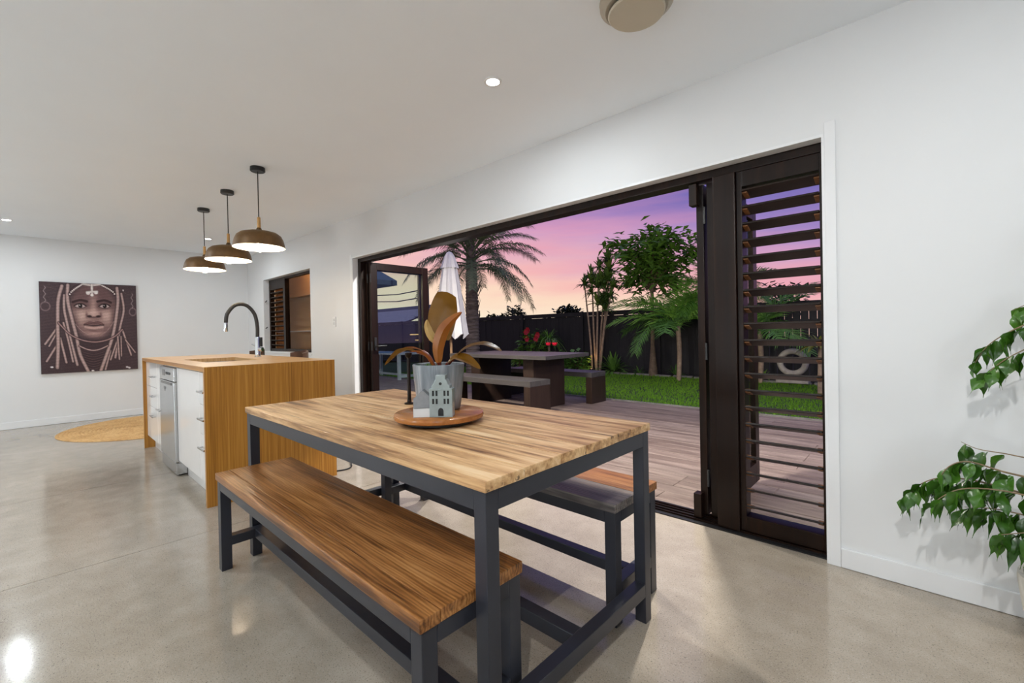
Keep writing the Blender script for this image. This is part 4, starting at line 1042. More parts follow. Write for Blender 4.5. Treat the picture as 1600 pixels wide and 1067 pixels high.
# the rest of the crown, mostly beyond the frame
for k in range(14):
    a = rf.uniform(-1.9, 1.6) ; z = rf.uniform(0.75, 1.75); R = rf.uniform(0.22, 0.36)
    ca_, sa_ = math.cos(a), math.sin(a) * 0.62
    fig_branch([(0.41, 2.30, z), (0.41 + ca_ * R * 0.4, 2.28 + sa_ * R * 0.4, z + 0.09), (0.41 + ca_ * R * 0.8, 2.28 + sa_ * R * 0.8, z + 0.06), (0.41 + ca_ * R, 2.28 + sa_ * R, z - 0.05)], 0.004, 12)

# ------------------------------------------------------------------ outdoors: deck, lawn, beds, fence
DZ = -0.030
deck = tag(B().box(-17.0, 4.0, 2.80, 6.63, -0.30, DZ - 0.03).build('deck_floor', 'joint_filler'), 'weathered timber deck outside the bifold doors', 'deck', kind='structure')
bw, gap = 0.138, 0.005
DM = {}
y = 2.805; row = 0
rb = random.Random(3)
while y + bw <= 6.66:
    x = 4.0 - rb.uniform(0, 2.0)
    segs = []; x1 = 4.0
    while x1 > -17.0:
        x0 = max(-17.0, x1 - rb.choice((3.6, 4.2, 4.8, 5.4))); segs.append((x0, x1)); x1 = x0
    for x0, x1 in segs:
        Lb = round(x1 - x0 - 0.003, 3)
        if Lb not in DM:
            m = B().box(-Lb / 2, Lb / 2, -bw / 2, bw / 2, -0.022, 0.0).mesh('deck_board', bevel=0.003, seg=1); m.materials.append(MATS['deck_wood']); DM[Lb] = m
        link('deck_board', DM[Lb], None, deck, ((x0 + x1) / 2, y + bw / 2, DZ - rb.uniform(0, 0.002)))
    y += bw + gap; row += 1
GZ = -0.10
B().box(-17.0, 4.0, 6.634, 6.664, -0.12, DZ + 0.002).build('edge_strip', 'edging_stone', deck, bevel=0.003)
tag(B().box(-20.0, 6.0, 6.64, 11.05, -0.4, GZ).build('lawn', 'lawn_earth'), 'lawn between the deck and the black fence', 'lawn', kind='structure')
tag(B().box(-45.0, 40.0, 11.05, 60.0, -0.6, GZ + 0.03).build('ground_bed', 'bed_soil'), 'dark garden bed soil along the fence', 'ground', kind='structure')
tag(B().box(-45.0, -17.0, 2.0, 11.05, -0.6, GZ).build('ground_side', 'lawn_earth'), 'ground beyond the far end of the deck', 'ground', kind='structure')
# grass blades
N = 64000
gx = rng.uniform(-12.0, 3.2, N); gy = rng.uniform(6.66, 11.02, N); gh = rng.uniform(0.025, 0.055, N); ga = rng.uniform(0, 2 * PI, N); gl = rng.uniform(-0.022, 0.022, (N, 2))
v = np.empty((N, 3, 3)); ww = 0.006
v[:, 0] = np.stack([gx - ww * np.cos(ga), gy - ww * np.sin(ga), np.full(N, GZ)], 1)
v[:, 1] = np.stack([gx + ww * np.cos(ga), gy + ww * np.sin(ga), np.full(N, GZ)], 1)
v[:, 2] = np.stack([gx + gl[:, 0], gy + gl[:, 1], GZ + gh], 1)
me = bpy.data.meshes.new('grass'); me.from_pydata(v.reshape(-1, 3).tolist(), [], np.arange(3 * N).reshape(-1, 3).tolist())
tag(link('grass', me, 'grass_blade'), 'short bright green lawn grass beyond the deck', 'grass', kind='stuff')
# pale edging stones along the bed
ed = thing('garden_edging', 'row of pale stone edging blocks between lawn and garden bed', 'edging', (0, 11.06, GZ))
em = [B().box(-0.24, 0.24, -0.045, 0.045, -0.05, 0.055).mesh('edging_stone', bevel=0.012), B().box(-0.21, 0.21, -0.05, 0.05, -0.05, 0.048).mesh('edging_stone', bevel=0.015)]
for m in em: m.materials.append(MATS['edging_stone'])
for k in range(27):
    link('edging_stone', em[k % 2], None, ed, (-11.5 + 0.5 * k, random.uniform(-.015, .015), 0), (0, 0, random.uniform(-.03, .03)))
# black paling fence
fe = thing('paling_fence', 'tall black timber paling fence behind the lawn', 'fence', (0, 11.55, 0))
pm = [B().box(-hw_, hw_, -0.009, 0.009, GZ, z).mesh('paling', bevel=0.001, seg=1) for hw_, z in ((0.0771, 1.560), (0.0770, 1.562), (0.0772, 1.558), (0.0725, 1.56))]
for m in pm: m.materials.append(MATS['fence_black'])
rp = random.Random(9)
for k in range(190):
    px_ = -25.0 + 0.1545 * k
    link('paling', pm[k % 3 if px_ < -3.6 else 3], None, fe, (px_, rp.uniform(-.004, .004), rp.uniform(-.004, .004)))
for k in range(12):
    x0 = -25.0 + k * 2.46
    B().box(x0, x0 + 2.455, -0.04, 0.03, 1.565, 1.690).build('cap_board', 'fence_black', fe, bevel=0.004)
    B().box(x0, x0 + 2.455, 0.012, 0.060, 0.32, 0.41).build('rail', 'fence_black', fe)
    B().box(x0, x0 + 2.455, 0.012, 0.060, 1.20, 1.29).build('rail', 'fence_black', fe)
    B().box(x0 - 0.05, x0 + 0.05, -0.075, -0.012, GZ - 0.02, 1.70).build('post', 'fence_black', fe, bevel=0.004)

# ------------------------------------------------------------------ outdoor dining set
def slab_set(name, label, cat, x0, x1, y0, y1, ztop, th, inset, slab_t, yin, group=None):
    t = thing(name, label, cat, ((x0 + x1) / 2, (y0 + y1) / 2, DZ), group=group)
    L, Wd, Ht = x1 - x0, y1 - y0, ztop - DZ
    nb = 3 if Wd > 0.6 else 2
    for i in range(nb):
        B().box(-L / 2, L / 2, -Wd / 2 + Wd * i / nb + 0.001, -Wd / 2 + Wd * (i + 1) / nb - 0.001, Ht - th, Ht).build('top_board', 'outdoor_timber', t, bevel=0.004)
    for sx in (-1, 1):
        a, b = sorted((sx * (L / 2 - inset), sx * (L / 2 - inset - slab_t)))
        B().box(a, b, -Wd / 2 + yin, Wd / 2 - yin, 0, Ht - th - 0.0005).build('slab_leg', 'outdoor_timber_brown', t, bevel=0.004)
    return t
slab_set('outdoor_table', 'dark timber slab-legged dining table on the deck', 'table', -5.95, -3.87, 4.82, 5.90, 0.788, 0.055, 0.36, 0.20, 0.16)
slab_set('outdoor_bench', 'dark timber slab bench on the house side of the outdoor table', 'bench', -5.75, -3.885, 4.50, 4.935, 0.464, 0.075, 0.0, 0.11, 0.0, 'benches at the outdoor table')
slab_set('outdoor_bench', 'dark timber slab bench on the lawn side of the outdoor table', 'bench', -5.75, -3.885, 5.985, 6.40, 0.464, 0.075, 0.0, 0.11, 0.0, 'benches at the outdoor table')
def glass(x, y, label):
    t = thing('wine_glass', label, 'glass', (x, y, 0.788), group='drinks on the outdoor table')
    B().lathe([(0.001, 0), (0.036, 0), (0.036, 0.003), (0.006, 0.006), (0.001, 0.006)], 20).build('foot', 'clear_glass', t, smooth=True)
    B().lathe([(0.0045, 0.006), (0.0045, 0.10)], 10).build('stem', 'clear_glass', t, smooth=True)
    B().lathe([(0.006, 0.10), (0.030, 0.110), (0.046, 0.135), (0.048, 0.165), (0.041, 0.20), (0.038, 0.225)], 24, caps=False).build('bowl', 'clear_glass', t, smooth=True)
    B().lathe([(0.001, 0.104), (0.028, 0.112), (0.043, 0.136), (0.0455, 0.158), (0.001, 0.158)], 24).build('drink', 'red_drink', t, smooth=True)
glass(-4.590, 5.80, 'stemmed glass of red drink, left one on the outdoor table')
glass(-4.475, 5.82, 'stemmed glass of red drink, right one on the outdoor table')

# closed parasol
um = thing('patio_umbrella', 'closed white patio umbrella beside the outdoor table', 'umbrella', (-6.37, 5.20, DZ))
B().lathe([(0.001, 0), (0.26, 0), (0.26, 0.05), (0.05, 0.07), (0.04, 0.30), (0.001, 0.30)], 32).build('base', 'black_metal', um, smooth=True)
B().lathe([(0.024, 0.05), (0.024, 2.58), (0.001, 2.60)], 14).build('pole', 'umbrella_pole', um, smooth=True)
n, v, f = 48, [], []
for r0, z in ((0.285, 1.10), (0.275, 1.16), (0.225, 1.55), (0.165, 2.05), (0.115, 2.42), (0.075, 2.55)):
    for k in range(n):
        a = 2 * PI * k / n; r = r0 * (1 + 0.16 * math.cos(8 * a) * min(1, r0 / 0.2)); v.append((r * math.cos(a), r * math.sin(a), z + (0.05 * math.cos(8 * a) if z < 1.12 else 0)))
for i in range(5):
    for k in range(n): f.append((i * n + k, i * n + (k + 1) % n, (i + 1) * n + (k + 1) % n, (i + 1) * n + k))
B().add(v, f).build('canopy', 'umbrella_cloth', um, smooth=True)
n, v, f = 32, [], []
for r0, z in ((0.155, 2.34), (0.135, 2.40), (0.085, 2.56), (0.045, 2.63), (0.004, 2.65)):
    for k in range(n):
        a = 2 * PI * k / n; r = r0 * (1 + 0.12 * math.cos(8 * a)); v.append((r * math.cos(a), r * math.sin(a), z))
for i in range(4):
    for k in range(n): f.append((i * n + k, i * n + (k + 1) % n, (i + 1) * n + (k + 1) % n, (i + 1) * n + k))
B().add(v, f).build('top_vent', 'umbrella_cloth', um, smooth=True)

# ------------------------------------------------------------------ plants outside
rp = random.Random(21)
def frond_mesh(L, droop, nl, ll, lw, lift=0.45, hang=0.5, seed=0, rr=0.012):
    r_ = random.Random(seed); b = B()
    path = [Vector((L * u * (1 - 0.18 * droop * u), 0, L * (lift * u - droop * u * u))) for u in [i / 24 for i in range(25)]]
    b.tube(path, [rr * (1 - 0.8 * i / 24) for i in range(25)], 5)
    for k in range(nl):
        u = 0.14 + 0.86 * k / nl; i = min(23, int(u * 24)); p = path[i].lerp(path[i + 1], u * 24 - i); t = (path[i + 1] - path[i]).normalized()
        s_ = ll * (0.45 + 0.75 * math.sin(PI * min(1, 0.15 + 0.8 * u))) * r_.uniform(0.85, 1.12)
        for sd in (-1, 1):
            side = Vector((0, sd, 0)); up = side.cross(t) * sd
            d1 = (side * 0.85 + t * (0.45 + 0.5 * u) + Vector((0, 0, r_.uniform(-0.15, 0.3)))).normalized()
            m = p + d1 * s_ * 0.5; e = m + (d1 + Vector((0, 0, -hang * r_.uniform(0.7, 1.6)))).normalized() * s_ * 0.5
            w_ = t * lw
            b.add([p - w_ * 0.4, p + w_ * 0.4, m + w_ * 0.5, m - w_ * 0.5, e], [(0, 1, 2, 3), (3, 2, 4)])
    return b.mesh('frond')
def strap_tuft(n, L, wd, up=0.8, droop=0.9, seed=0, name='tuft'):
    r_ = random.Random(seed); b = B()
    for k in range(n):
        a = r_.uniform(0, 2 * PI); e = r_.uniform(0.1, 1.0) * up; l = L * r_.uniform(0.7, 1.1)
        d = Vector((math.cos(a), math.sin(a), 0)); path = []
        for i in range(7):
            u = i / 6; path.append(d * (l * u * math.cos(e) * (1 - 0.1 * u)) + Vector((0, 0, l * (u * math.sin(e) - droop * 0.5 * u * u * math.cos(e)))))
        v, f = blade(path, wd, 0.3, lambda u: math.sin(PI * (0.12 + 0.86 * u)) ** 0.7, 2, 0, (0, 0, 1)); b.add(v, f)
    return b.mesh(name, smooth=True)

# tall feather palm behind the outdoor table
PXp, PYp = -9.45, 8.50
pm_ = thing('palm_tree', 'tall feather palm with a stout ringed trunk behind the umbrella', 'palm tree', (PXp, PYp, GZ))
prof = [(0.001, 0.0), (0.25, 0.0)]
for i in range(30):
    z = 0.02 + i * 0.095; r = 0.205 - 0.045 * i / 30; prof += [(r + 0.012, z), (r - 0.006, z + 0.06)]
prof += [(0.15, 2.95), (0.13, 3.6), (0.07, 4.0), (0.001, 4.1)]
B().lathe(prof, 20).build('trunk', 'palm_bark', pm_, smooth=True)
for k in range(16):
    a = rp.uniform(0, 2 * PI); z = rp.uniform(1.5, 2.6)
    B().add(*blade([(0.19 * math.cos(a), 0.19 * math.sin(a), z), (0.26 * math.cos(a), 0.26 * math.sin(a), z + 0.16), (0.29 * math.cos(a + .1), 0.29 * math.sin(a + .1), z + 0.32)], 0.05, 0.3, lambda u: 1 - 0.8 * u, 2, 0, (0, 0, 1))).build('leaf_boot', 'palm_bark', pm_)
FM = [frond_mesh(2.6, 0.42, 76, 0.50, 0.026, 0.30, 0.9, 1, 0.026), frond_mesh(2.85, 0.55, 80, 0.52, 0.026, 0.40, 1.0, 2, 0.026), frond_mesh(2.5, 0.75, 72, 0.48, 0.026, 0.45, 1.1, 3, 0.024)]
for m in FM: m.materials.append(MATS['palm_leaf'])
for k in range(46):
    a = k * 2.39996 + rp.uniform(-.2, .2); tier = k / 46
    pitch = -1.15 + 1.45 * tier + rp.uniform(-.12, .12)
    link('frond', FM[0 if tier < 0.35 else (1 if tier < 0.7 else 2)], None, pm_, (0.10 * math.cos(a), 0.10 * math.sin(a), 3.95 - 0.95 * tier), (rp.uniform(-.3, .3), pitch, a), (rp.uniform(0.74, 0.95),) * 3)

# cluster of cane plants, lit from below
cane = thing('cane_plant', 'clump of tall bare-caned plants with strap leaf tufts, lit from below', 'plant', (-7.05, 11.15, GZ))
TM = [strap_tuft(46, 0.46, 0.034, 1.4, 0.8, 31, 'leaf_tuft'), strap_tuft(42, 0.40, 0.032, 1.45, 1.0, 32, 'leaf_tuft')]
for m in TM: m.materials.append(MATS['cane_leaf'])
for pts, tufts in (([(-.15, 0, 0), (-.22, .02, 1.0), (-.30, 0, 1.9), (-.37, 0, 2.55)], (1.0,)), ([(-.06, .05, 0), (-.12, .06, 1.2), (-.13, .05, 2.1), (-.15, .05, 2.80)], (0.75, 0.88, 1.0)),
                   ([(0, -.02, 0), (.05, -.02, 1.2), (.08, 0, 2.2), (.13, 0, 3.02)], (0.62, 0.75, 0.87, 1.0)), ([(.08, .02, 0), (.24, .03, 1.3), (.36, .03, 2.2), (.45, .02, 3.20)], (0.5, 0.6, 0.7, 0.8, 0.9, 1.0)),
                   ([(.12, -.03, 0), (.28, -.03, 1.2), (.46, -.02, 2.0), (.58, 0, 2.42)], (0.75, 1.0)), ([(.05, .06, 0), (.12, .07, 1.2), (.22, .06, 2.0), (.26, .06, 2.5)], (0.7, 1.0))):
    path = arc(pts, 24)
    c_ = B().tube(path, [0.032 - 0.014 * i / (len(path) - 1) for i in range(len(path))], 8).build('cane', 'cane_bark', cane, smooth=True)
    for u in tufts:
        link('leaf_tuft', TM[rp.randrange(2)], None, c_, path[min(len(path) - 1, int(u * (len(path) - 1)))], (rp.uniform(-.2, .2), rp.uniform(-.2, .2), rp.uniform(0, 6)), (rp.uniform(0.85, 1.15),) * 3)
ul = thing('garden_uplight', 'small garden uplight glowing at the foot of the cane plants', 'garden light', (-7.12, 10.96, GZ + 0.03))
B().lathe([(0.001, 0), (0.05, 0), (0.05, 0.09), (0.044, 0.095), (0.040, 0.085), (0.001, 0.085)], 18).build('housing', 'black_metal', ul, smooth=True)
B().lathe([(0.001, 0.087), (0.038, 0.087), (0.038, 0.089), (0.001, 0.089)], 18).build('lens', 'uplight_glow', ul)
lamp('uplight_lamp', 'SPOT', (0, 0, 0.10), 16.0, (1.0, 0.60, 0.28), ul, size=0.03, spot=math.radians(70), rot=(PI - 0.12, 0, 0))

# vase shaped leafy tree
tree = thing('garden_tree', 'slender leafy tree with a spreading crown in front of the fence', 'tree', (-5.30, 11.10, GZ))
B().tube(arc([(0, 0, 0), (0.0, 0, 0.8), (0.01, 0, 1.6), (0, 0, 2.35)], 24), [0.13 - 0.075 * min(1, i / 8) - 0.01 * i / 24 for i in range(25)], 12).build('trunk', 'tree_bark', tree, smooth=True)
tips = [(-.54, 0, 3.50), (-.08, .2, 3.60), (.50, -.1, 3.45), (.95, .1, 3.10), (-.38, -.2, 2.68), (.26, .1, 2.75), (-1.0, .1, 3.62), (1.15, 0, 3.20), (.58, .2, 2.38), (-.58, .2, 2.50), (.08, -.2, 3.10), (-.2, .4, 3.3), (.3, -.5, 3.2), (-.35, -.45, 3.2), (.75, -.3, 3.35), (.1, 0, 3.75), (.05, .3, 2.6), (-.15, -.1, 2.9), (.4, 0, 3.0)]
lv, lf_ = [], []
for tx, ty, tz in tips:
    B().tube(arc([(0, 0, 2.2), (tx * 0.3, ty * 0.3, 2.2 + (tz - 2.2) * 0.5), (tx, ty, tz)], 12), [0.035, 0.03, 0.028, 0.026, 0.024, 0.022, 0.02, 0.018, 0.016, 0.013, 0.01, 0.008, 0.006][:len(arc([(0, 0, 0), (0, 0, 1), (0, 0, 2)], 12))], 6).build('branch', 'tree_bark', tree, smooth=True)
fol = B()
for tx, ty, tz in tips:
    for k in range(95):
        u = rp.random() ** 0.5
        c_ = Vector((tx, ty, tz)) * u + Vector((tx * .3, ty * .3, 2.2 + (tz - 2.2) * .5)) * (1 - u) if u < 0.5 else Vector((tx, ty, tz))
        c_ = c_ + Vector((rp.gauss(0, .20), rp.gauss(0, .20), rp.gauss(0, .13)))
        a = math.atan2(ty + rp.gauss(0, .5), tx + rp.gauss(0, .5)) + rp.uniform(-.8, .8); e = rp.uniform(-.6, .7); L = rp.uniform(0.20, 0.34)
        d = Vector((math.cos(a) * math.cos(e), math.sin(a) * math.cos(e), math.sin(e))); sd = Vector((-math.sin(a), math.cos(a), rp.uniform(-.5, .5))).normalized() * L * 0.22
        fol.add([c_, c_ + d * L * .45 + sd, c_ + d * L + Vector((0, 0, -L * .2)), c_ + d * L * .45 - sd], [(0, 1, 2, 3)])
tag(fol.build('foliage', 'garden_leaf', tree), kind='stuff')

# feather palms at the fence
GM = [frond_mesh(1.8, 0.55, 44, 0.50, 0.030, 0.5, 0.35, 7, 0.016), frond_mesh(1.65, 0.8, 40, 0.50, 0.030, 0.5, 0.5, 8, 0.016)]
for m in GM: m.materials.append(MATS['frond_leaf'])
def clump_palm(label, x, y, n, h, sc, seed, z0=0.5):
    r_ = random.Random(seed)
    t = thing('garden_palm', label, 'palm', (x, y, GZ), group='feather palms at the fence')
    B().tube(arc([(0, 0, 0), (0.03, 0, h * 0.5), (0.0, 0, h)], 10), 0.055, 10).build('trunk', 'cane_bark', t, smooth=True)
    for k in range(n):
        a = k * 2.39996 + r_.uniform(-.3, .3)
        link('frond', GM[k % 2], None, t, (0, 0, h - 0.15 + 0.15 * k / n), (r_.uniform(-.4, .4), -0.9 + 1.1 * r_.random(), a), (sc * r_.uniform(0.8, 1.1),) * 3)
clump_palm('low feather palm with broad drooping fronds beside the leafy tree', -4.35, 10.45, 18, 1.30, 1.0, 41)
clump_palm('dark feather palm rising behind the low palm', -3.75, 11.20, 14, 2.0, 0.9, 42)
clump_palm('feather palm seen through the louvre blades', -2.72, 10.9, 12, 1.15, 0.9, 43)

# low planting along the fence
def clump(name, label, x, y, mat, n, L, wd, up, droop, seed, cat='plant', z=GZ + 0.03, group=None, stem=0.0):
    m = strap_tuft(n, L, wd, up, droop, seed, 'leaf_clump'); m.materials.append(MATS[mat])
    t = thing(name, label, cat, (x, y, z), group=group)
    link('leaf_clump', m, None, t, (0, 0, stem))
    if stem: B().tube([(0, 0, 0), (0, 0, stem)], [0.05, 0.03], 8).build('stem', 'cane_bark', t, smooth=True)
    return t
clump('lily_clump', 'dark strap-leaved lily clump right of the cane plants', -6.50, 11.12, 'low_leaf', 60, 0.74, 0.036, 1.3, 1.2, 51)
clump('bromeliad', 'small yellow-green bromeliad beside the garden uplight', -7.30, 10.82, 'lime_leaf', 16, 0.34, 0.028, 1.1, 0.5, 52)
clump('ponytail_plant', 'fountain of thin arching leaves on a stem behind the wine glasses', -8.80, 11.15, 'frond_leaf', 110, 0.66, 0.011, 1.25, 1.9, 53, stem=0.92)
clump('lily_clump', 'low strap-leaved clump at the foot of the leafy tree', -4.75, 11.2, 'low_leaf', 22, 0.42, 0.022, 1.2, 0.8, 54)
clump('lily_clump', 'low strap-leaved clump between lily and leafy tree', -5.75, 11.22, 'low_leaf', 20, 0.36, 0.02, 1.2, 0.8, 55)
clump('croton_plant', 'yellow-green leaved plant at the louvre window edge', -1.42, 9.6, 'lime_leaf', 26, 0.42, 0.045, 1.2, 1.1, 56, stem=0.85)
clump('agave_plant', 'spiky agave rising above the fence behind the door leaf', -12.5, 9.2, 'far_leaf', 34, 0.75, 0.035, 1.4, 0.6, 57, stem=1.55)
clump('lily_clump', 'strap-leaved clump beside the stone ring', -2.75, 11.2, 'low_leaf', 20, 0.4, 0.022, 1.2, 0.8, 58)
def leafy_bush(name, label, x, y, rx, ry, h, n, L, mat, seed, cat='shrub', flowers=0, z=GZ + 0.03, wd=0.34):
    r_ = random.Random(seed)
    t = thing(name, label, cat, (x, y, z)); b = B()
    for k in range(n):
        a = r_.uniform(0, 2 * PI); rr = r_.random() ** 0.5; zz = h * (0.15 + 0.85 * r_.random()) * (1 - 0.35 * rr * rr)
        c_ = Vector((rx * rr * math.cos(a), ry * rr * math.sin(a), zz)); a2 = a + r_.uniform(-1.2, 1.2); e = r_.uniform(-.5, .7); l = L * r_.uniform(.7, 1.2)
        d = Vector((math.cos(a2) * math.cos(e), math.sin(a2) * math.cos(e), math.sin(e))); sd = Vector((-math.sin(a2), math.cos(a2), r_.uniform(-.4, .4))).normalized() * l * wd
        b.add([c_, c_ + d * l * .45 + sd, c_ + d * l + Vector((0, 0, -l * .15)), c_ + d * l * .45 - sd], [(0, 1, 2, 3)])
    tag(b.build('foliage', mat, t), kind='stuff')
    for k in range(4):
        a = k * 1.57 + 0.4; B().tube([(0, 0, 0), (rx * .5 * math.cos(a), ry * .5 * math.sin(a), h * 0.75)], [0.02, 0.008], 6).build('stem', 'tree_bark', t, smooth=True)
    for k in range(flowers):
        a = r_.uniform(0, 2 * PI); c_ = (rx * 0.8 * math.cos(a), -ry * 0.9, h * r_.uniform(0.72, 1.0)); fb = B()
        for j in range(6):
            a2 = j * PI / 3; d = Vector((math.cos(a2), -0.4, math.sin(a2))) * 0.11; sd = Vector((-math.sin(a2), 0, math.cos(a2))) * 0.055
            p = Vector(c_); fb.add([p, p + d * .6 + sd, p + d, p + d * .6 - sd], [(0, 1, 2, 3)])
        fb.build('flower', 'red_petal', t)
    return t
leafy_bush('flowering_shrub', 'shrub with bright red flowers in front of the black fence', -9.35, 11.05, 0.62, 0.30, 1.30, 420, 0.19, 'garden_leaf', 61, flowers=5)
for i, (x, lab) in enumerate(((-8.35, 'broad-leaved green shrub below the ponytail plant'), (-7.85, 'broad-leaved green shrub left of the yellow bromeliad'),
                              (-9.0, 'broad-leaved green shrub behind the outdoor table top'), (-9.9, 'dark broad-leaved shrub seen between the outdoor table legs'))):
    leafy_bush('low_shrub', lab, x, 10.98, 0.36, 0.26, 0.62, 190, 0.18, 'low_leaf', 70 + i)
leafy_bush('low_shrub', 'broad-leaved green shrub in front of the cane plants', -7.50, 10.84, 0.34, 0.24, 0.60, 200, 0.19, 'low_leaf', 78)
leafy_bush('low_shrub', 'low dark shrub beside the garden palms', -3.55, 11.1, 0.4, 0.26, 0.5, 160, 0.16, 'low_leaf', 79)
# tree tops beyond the fence
def far_tree(label, x, y, h, r, seed):
    r_ = random.Random(seed); t = thing('far_tree', label, 'tree', (x, y, GZ)); b = B()
    B().tube([(0, 0, 0), (0, 0, h * 0.8)], [0.12, 0.05], 8).build('trunk', 'tree_bark', t, smooth=True)
    for j in range(9):
        cx, cy, cz = r_.gauss(0, r * .55), r_.gauss(0, r * .4), h - r * r_.random() * 0.9
        for k in range(60):
            p = Vector((cx + r_.gauss(0, r * .17), cy + r_.gauss(0, r * .17), cz + r_.gauss(0, r * .14))); a = r_.uniform(0, 6.28); L = 0.30; e = r_.uniform(-.4, .8)
            d = Vector((math.cos(a) * math.cos(e), math.sin(a) * math.cos(e), math.sin(e))); sd = Vector((-math.sin(a), math.cos(a), 0)) * L * .3
            b.add([p, p + d * L * .5 + sd, p + d * L, p + d * L * .5 - sd], [(0, 1, 2, 3)])
    tag(b.build('crown', 'far_leaf', t), kind='stuff')
far_tree('tree top showing over the fence beside the palm trunk', -18.6, 20.0, 2.55, 0.95, 81)
far_tree('low tree top over the fence left of the cane plants', -14.7, 20.0, 2.45, 0.85, 82)
far_tree('small tree top just over the fence at the umbrella', -20.0, 20.0, 2.05, 0.6, 83)
far_tree('tree top over the fence behind the louvre window', -4.1, 19.0, 2.5, 1.0, 84)

# stone ring ornament
rg = thing('stone_ring', 'round pale stone ring ornament standing in the bed, seen through the louvres', 'ornament', (-2.11, 10.98, GZ + 0.03))
B().add([((0.235 + 0.062 * math.cos(b_)) * math.cos(a), 0.07 * math.sin(b_), 0.44 + (0.235 + 0.062 * math.cos(b_)) * math.sin(a)) for a in [2 * PI * i / 40 for i in range(40)] for b_ in [2 * PI * j / 12 for j in range(12)]],
        [(i * 12 + j, ((i + 1) % 40) * 12 + j, ((i + 1) % 40) * 12 + (j + 1) % 12, i * 12 + (j + 1) % 12) for i in range(40) for j in range(12)]).build('ring', 'ring_stone', rg, smooth=True)
B().box(-0.30, 0.30, -0.12, 0.12, 0.0, 0.09).build('plinth', 'ring_stone', rg, bevel=0.02)
B().box(-0.18, 0.18, -0.09, 0.09, 0.09, 0.15).build('foot_block', 'ring_stone', rg, bevel=0.02)

# neighbouring roofs and the long white table seen through the door leaf
nb = thing('neighbour_house', 'grey metal-roofed house corner beyond the end of the deck', 'house', (0, 0, 0))
B().box(-20.0, -16.0, 3.8, 5.4, -0.3, 2.57).build('wall', 'white_timber', nb)
B().add([(-20.5, 3.6, 2.72), (-11.6, 3.6, 2.72), (-11.6, 7.45, 2.72), (-20.5, 7.45, 2.72), (-20.5, 5.5, 4.4), (-13.6, 5.5, 4.4),
         (-20.5, 3.6, 2.58), (-11.6, 3.6, 2.58), (-11.6, 7.45, 2.58), (-20.5, 7.45, 2.58)],
        [(0, 1, 5, 4), (1, 2, 5), (2, 3, 4, 5), (0, 4, 3), (6, 9, 8, 7), (0, 6, 7, 1), (1, 7, 8, 2), (2, 8, 9, 3), (3, 9, 6, 0)]).build('roof', 'roof_metal', nb)
for k in range(8):
    yy = 3.75 + k * 0.5
    x1 = -11.6 - 2.0 * (1 - abs(yy - 5.5) / 1.95) * 0 
    B().box(-11.62, -11.58, yy, yy + 0.03, 2.58, 2.72).build('gutter_bracket', 'eave_dark', nb)
rt = thing('tiled_roof', 'neighbouring grey tiled roof just above the fence line', 'roof', (-34.5, 19.0, 0))
B().add([(-8, 0, 2.0), (6, 0, 2.0), (6, 4, 3.55), (-8, 4, 3.55), (-8, 0, 1.9), (6, 0, 1.9), (6, 4, 3.4), (-8, 4, 3.4)], [(0, 1, 2, 3), (4, 7, 6, 5), (0, 4, 5, 1), (1, 5, 6, 2), (2, 6, 7, 3), (3, 7, 4, 0)]).build('roof_deck', 'roof_under', rt)
B().box(-7.6, 5.6, 0.6, 3.8, -0.3, 1.9).build('wall', 'white_timber', rt)
tm = B().box(-0.16, 0.16, -0.19, 0.19, 0.0, 0.03).mesh('roof_tile', bevel=0.008, seg=1); tm.materials.append(MATS['tile_grey'])
sl_ = math.atan2(1.55, 4.0)
for j in range(8):
    for i in range(36):
        yy = 0.2 + j * 0.36
        link('roof_tile', tm, None, rt, (-6.3 + i * 0.345 + 0.17 * (j % 2), yy, 2.02 + yy * 1.55 / 4.0), (sl_ - 0.03, 0, 0))
wt = thing('garden_trestle', 'long white slatted trestle table seen through the folded door glass', 'table', (-10.9, 6.7, GZ))
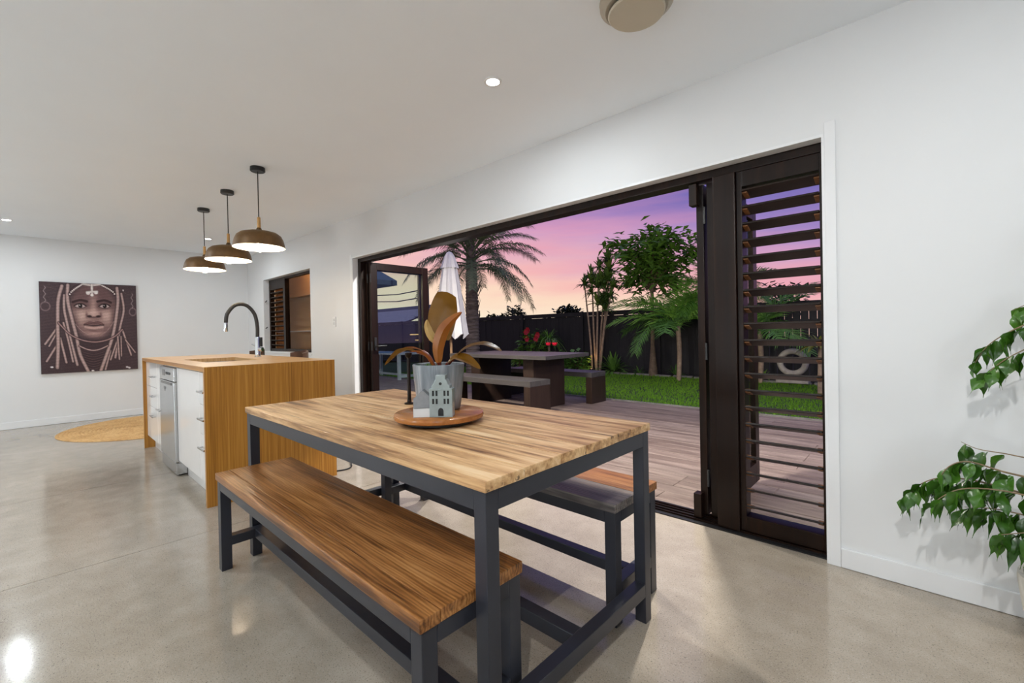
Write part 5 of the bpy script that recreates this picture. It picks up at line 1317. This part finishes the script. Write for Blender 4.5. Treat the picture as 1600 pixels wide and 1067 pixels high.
for k in range(14):
    B().box(-1.2 + k * 0.175, -1.2 + k * 0.175 + 0.10, -0.45, 0.45, 0.70, 0.73).build('slat', 'white_timber', wt)
for sx in (-1.1, 1.1):
    for sy_ in (-0.4, 0.4):
        B().box(sx - 0.035, sx + 0.035, sy_ - 0.035, sy_ + 0.035, 0, 0.70).build('leg', 'white_timber', wt)
    B().box(sx - 0.03, sx + 0.03, -0.4, 0.4, 0.12, 0.18).build('end_rail', 'white_timber', wt)
B().box(-1.1, 1.1, -0.03, 0.03, 0.12, 0.17).build('stretcher', 'white_timber', wt)
tag(B().box(-11.2, -10.6, 6.35, 6.85, GZ + 0.731, GZ + 0.75).build('folded_cloth', 'blue_cloth', bevel=0.006), 'blue folded cloth lying on the white trestle table', 'cloth')
for i, (z, lab) in enumerate(((2.62, 'upper dark wire strung across the sky behind the door glass'), (2.36, 'lower dark wire strung across the sky behind the door glass'))):
    tag(B().tube([(-16.5, 9.6, z + 0.1), (-14.5, 9.3, z - 0.02), (-12.2, 9.0, z)], 0.02, 6).build('overhead_wire', 'black_rubber', smooth=True), lab, 'wire')
tag(B().tube([(-12.2, 9.0, GZ), (-12.2, 9.0, 2.75)], 0.045, 8).build('wire_post', 'black_metal', smooth=True), 'slim dark post holding the wires behind the door leaf', 'post')
tag(B().tube([(-16.5, 9.6, GZ), (-16.5, 9.6, 2.85)], 0.045, 8).build('wire_post', 'black_metal', smooth=True), 'dark wire post farther along behind the door glass', 'post')
sh = thing('outdoor_shelf', 'narrow pale-topped outdoor shelf stand beside the folded door', 'shelf', (-5.57, 4.0, DZ))
B().box(-0.24, 0.24, -0.06, 0.06, 1.145, 1.16).build('top_board', 'pale_board', sh)
B().box(-0.12, 0.12, -0.05, 0.05, 1.06, 1.075).build('lower_board', 'pale_board', sh)
B().tube([(0, 0, 0), (0, 0, 1.145)], 0.014, 8).build('post', 'black_metal', sh, smooth=True)
B().lathe([(0.001, 0), (0.13, 0), (0.13, 0.012), (0.02, 0.02), (0.001, 0.02)], 20).build('base', 'black_metal', sh, smooth=True)
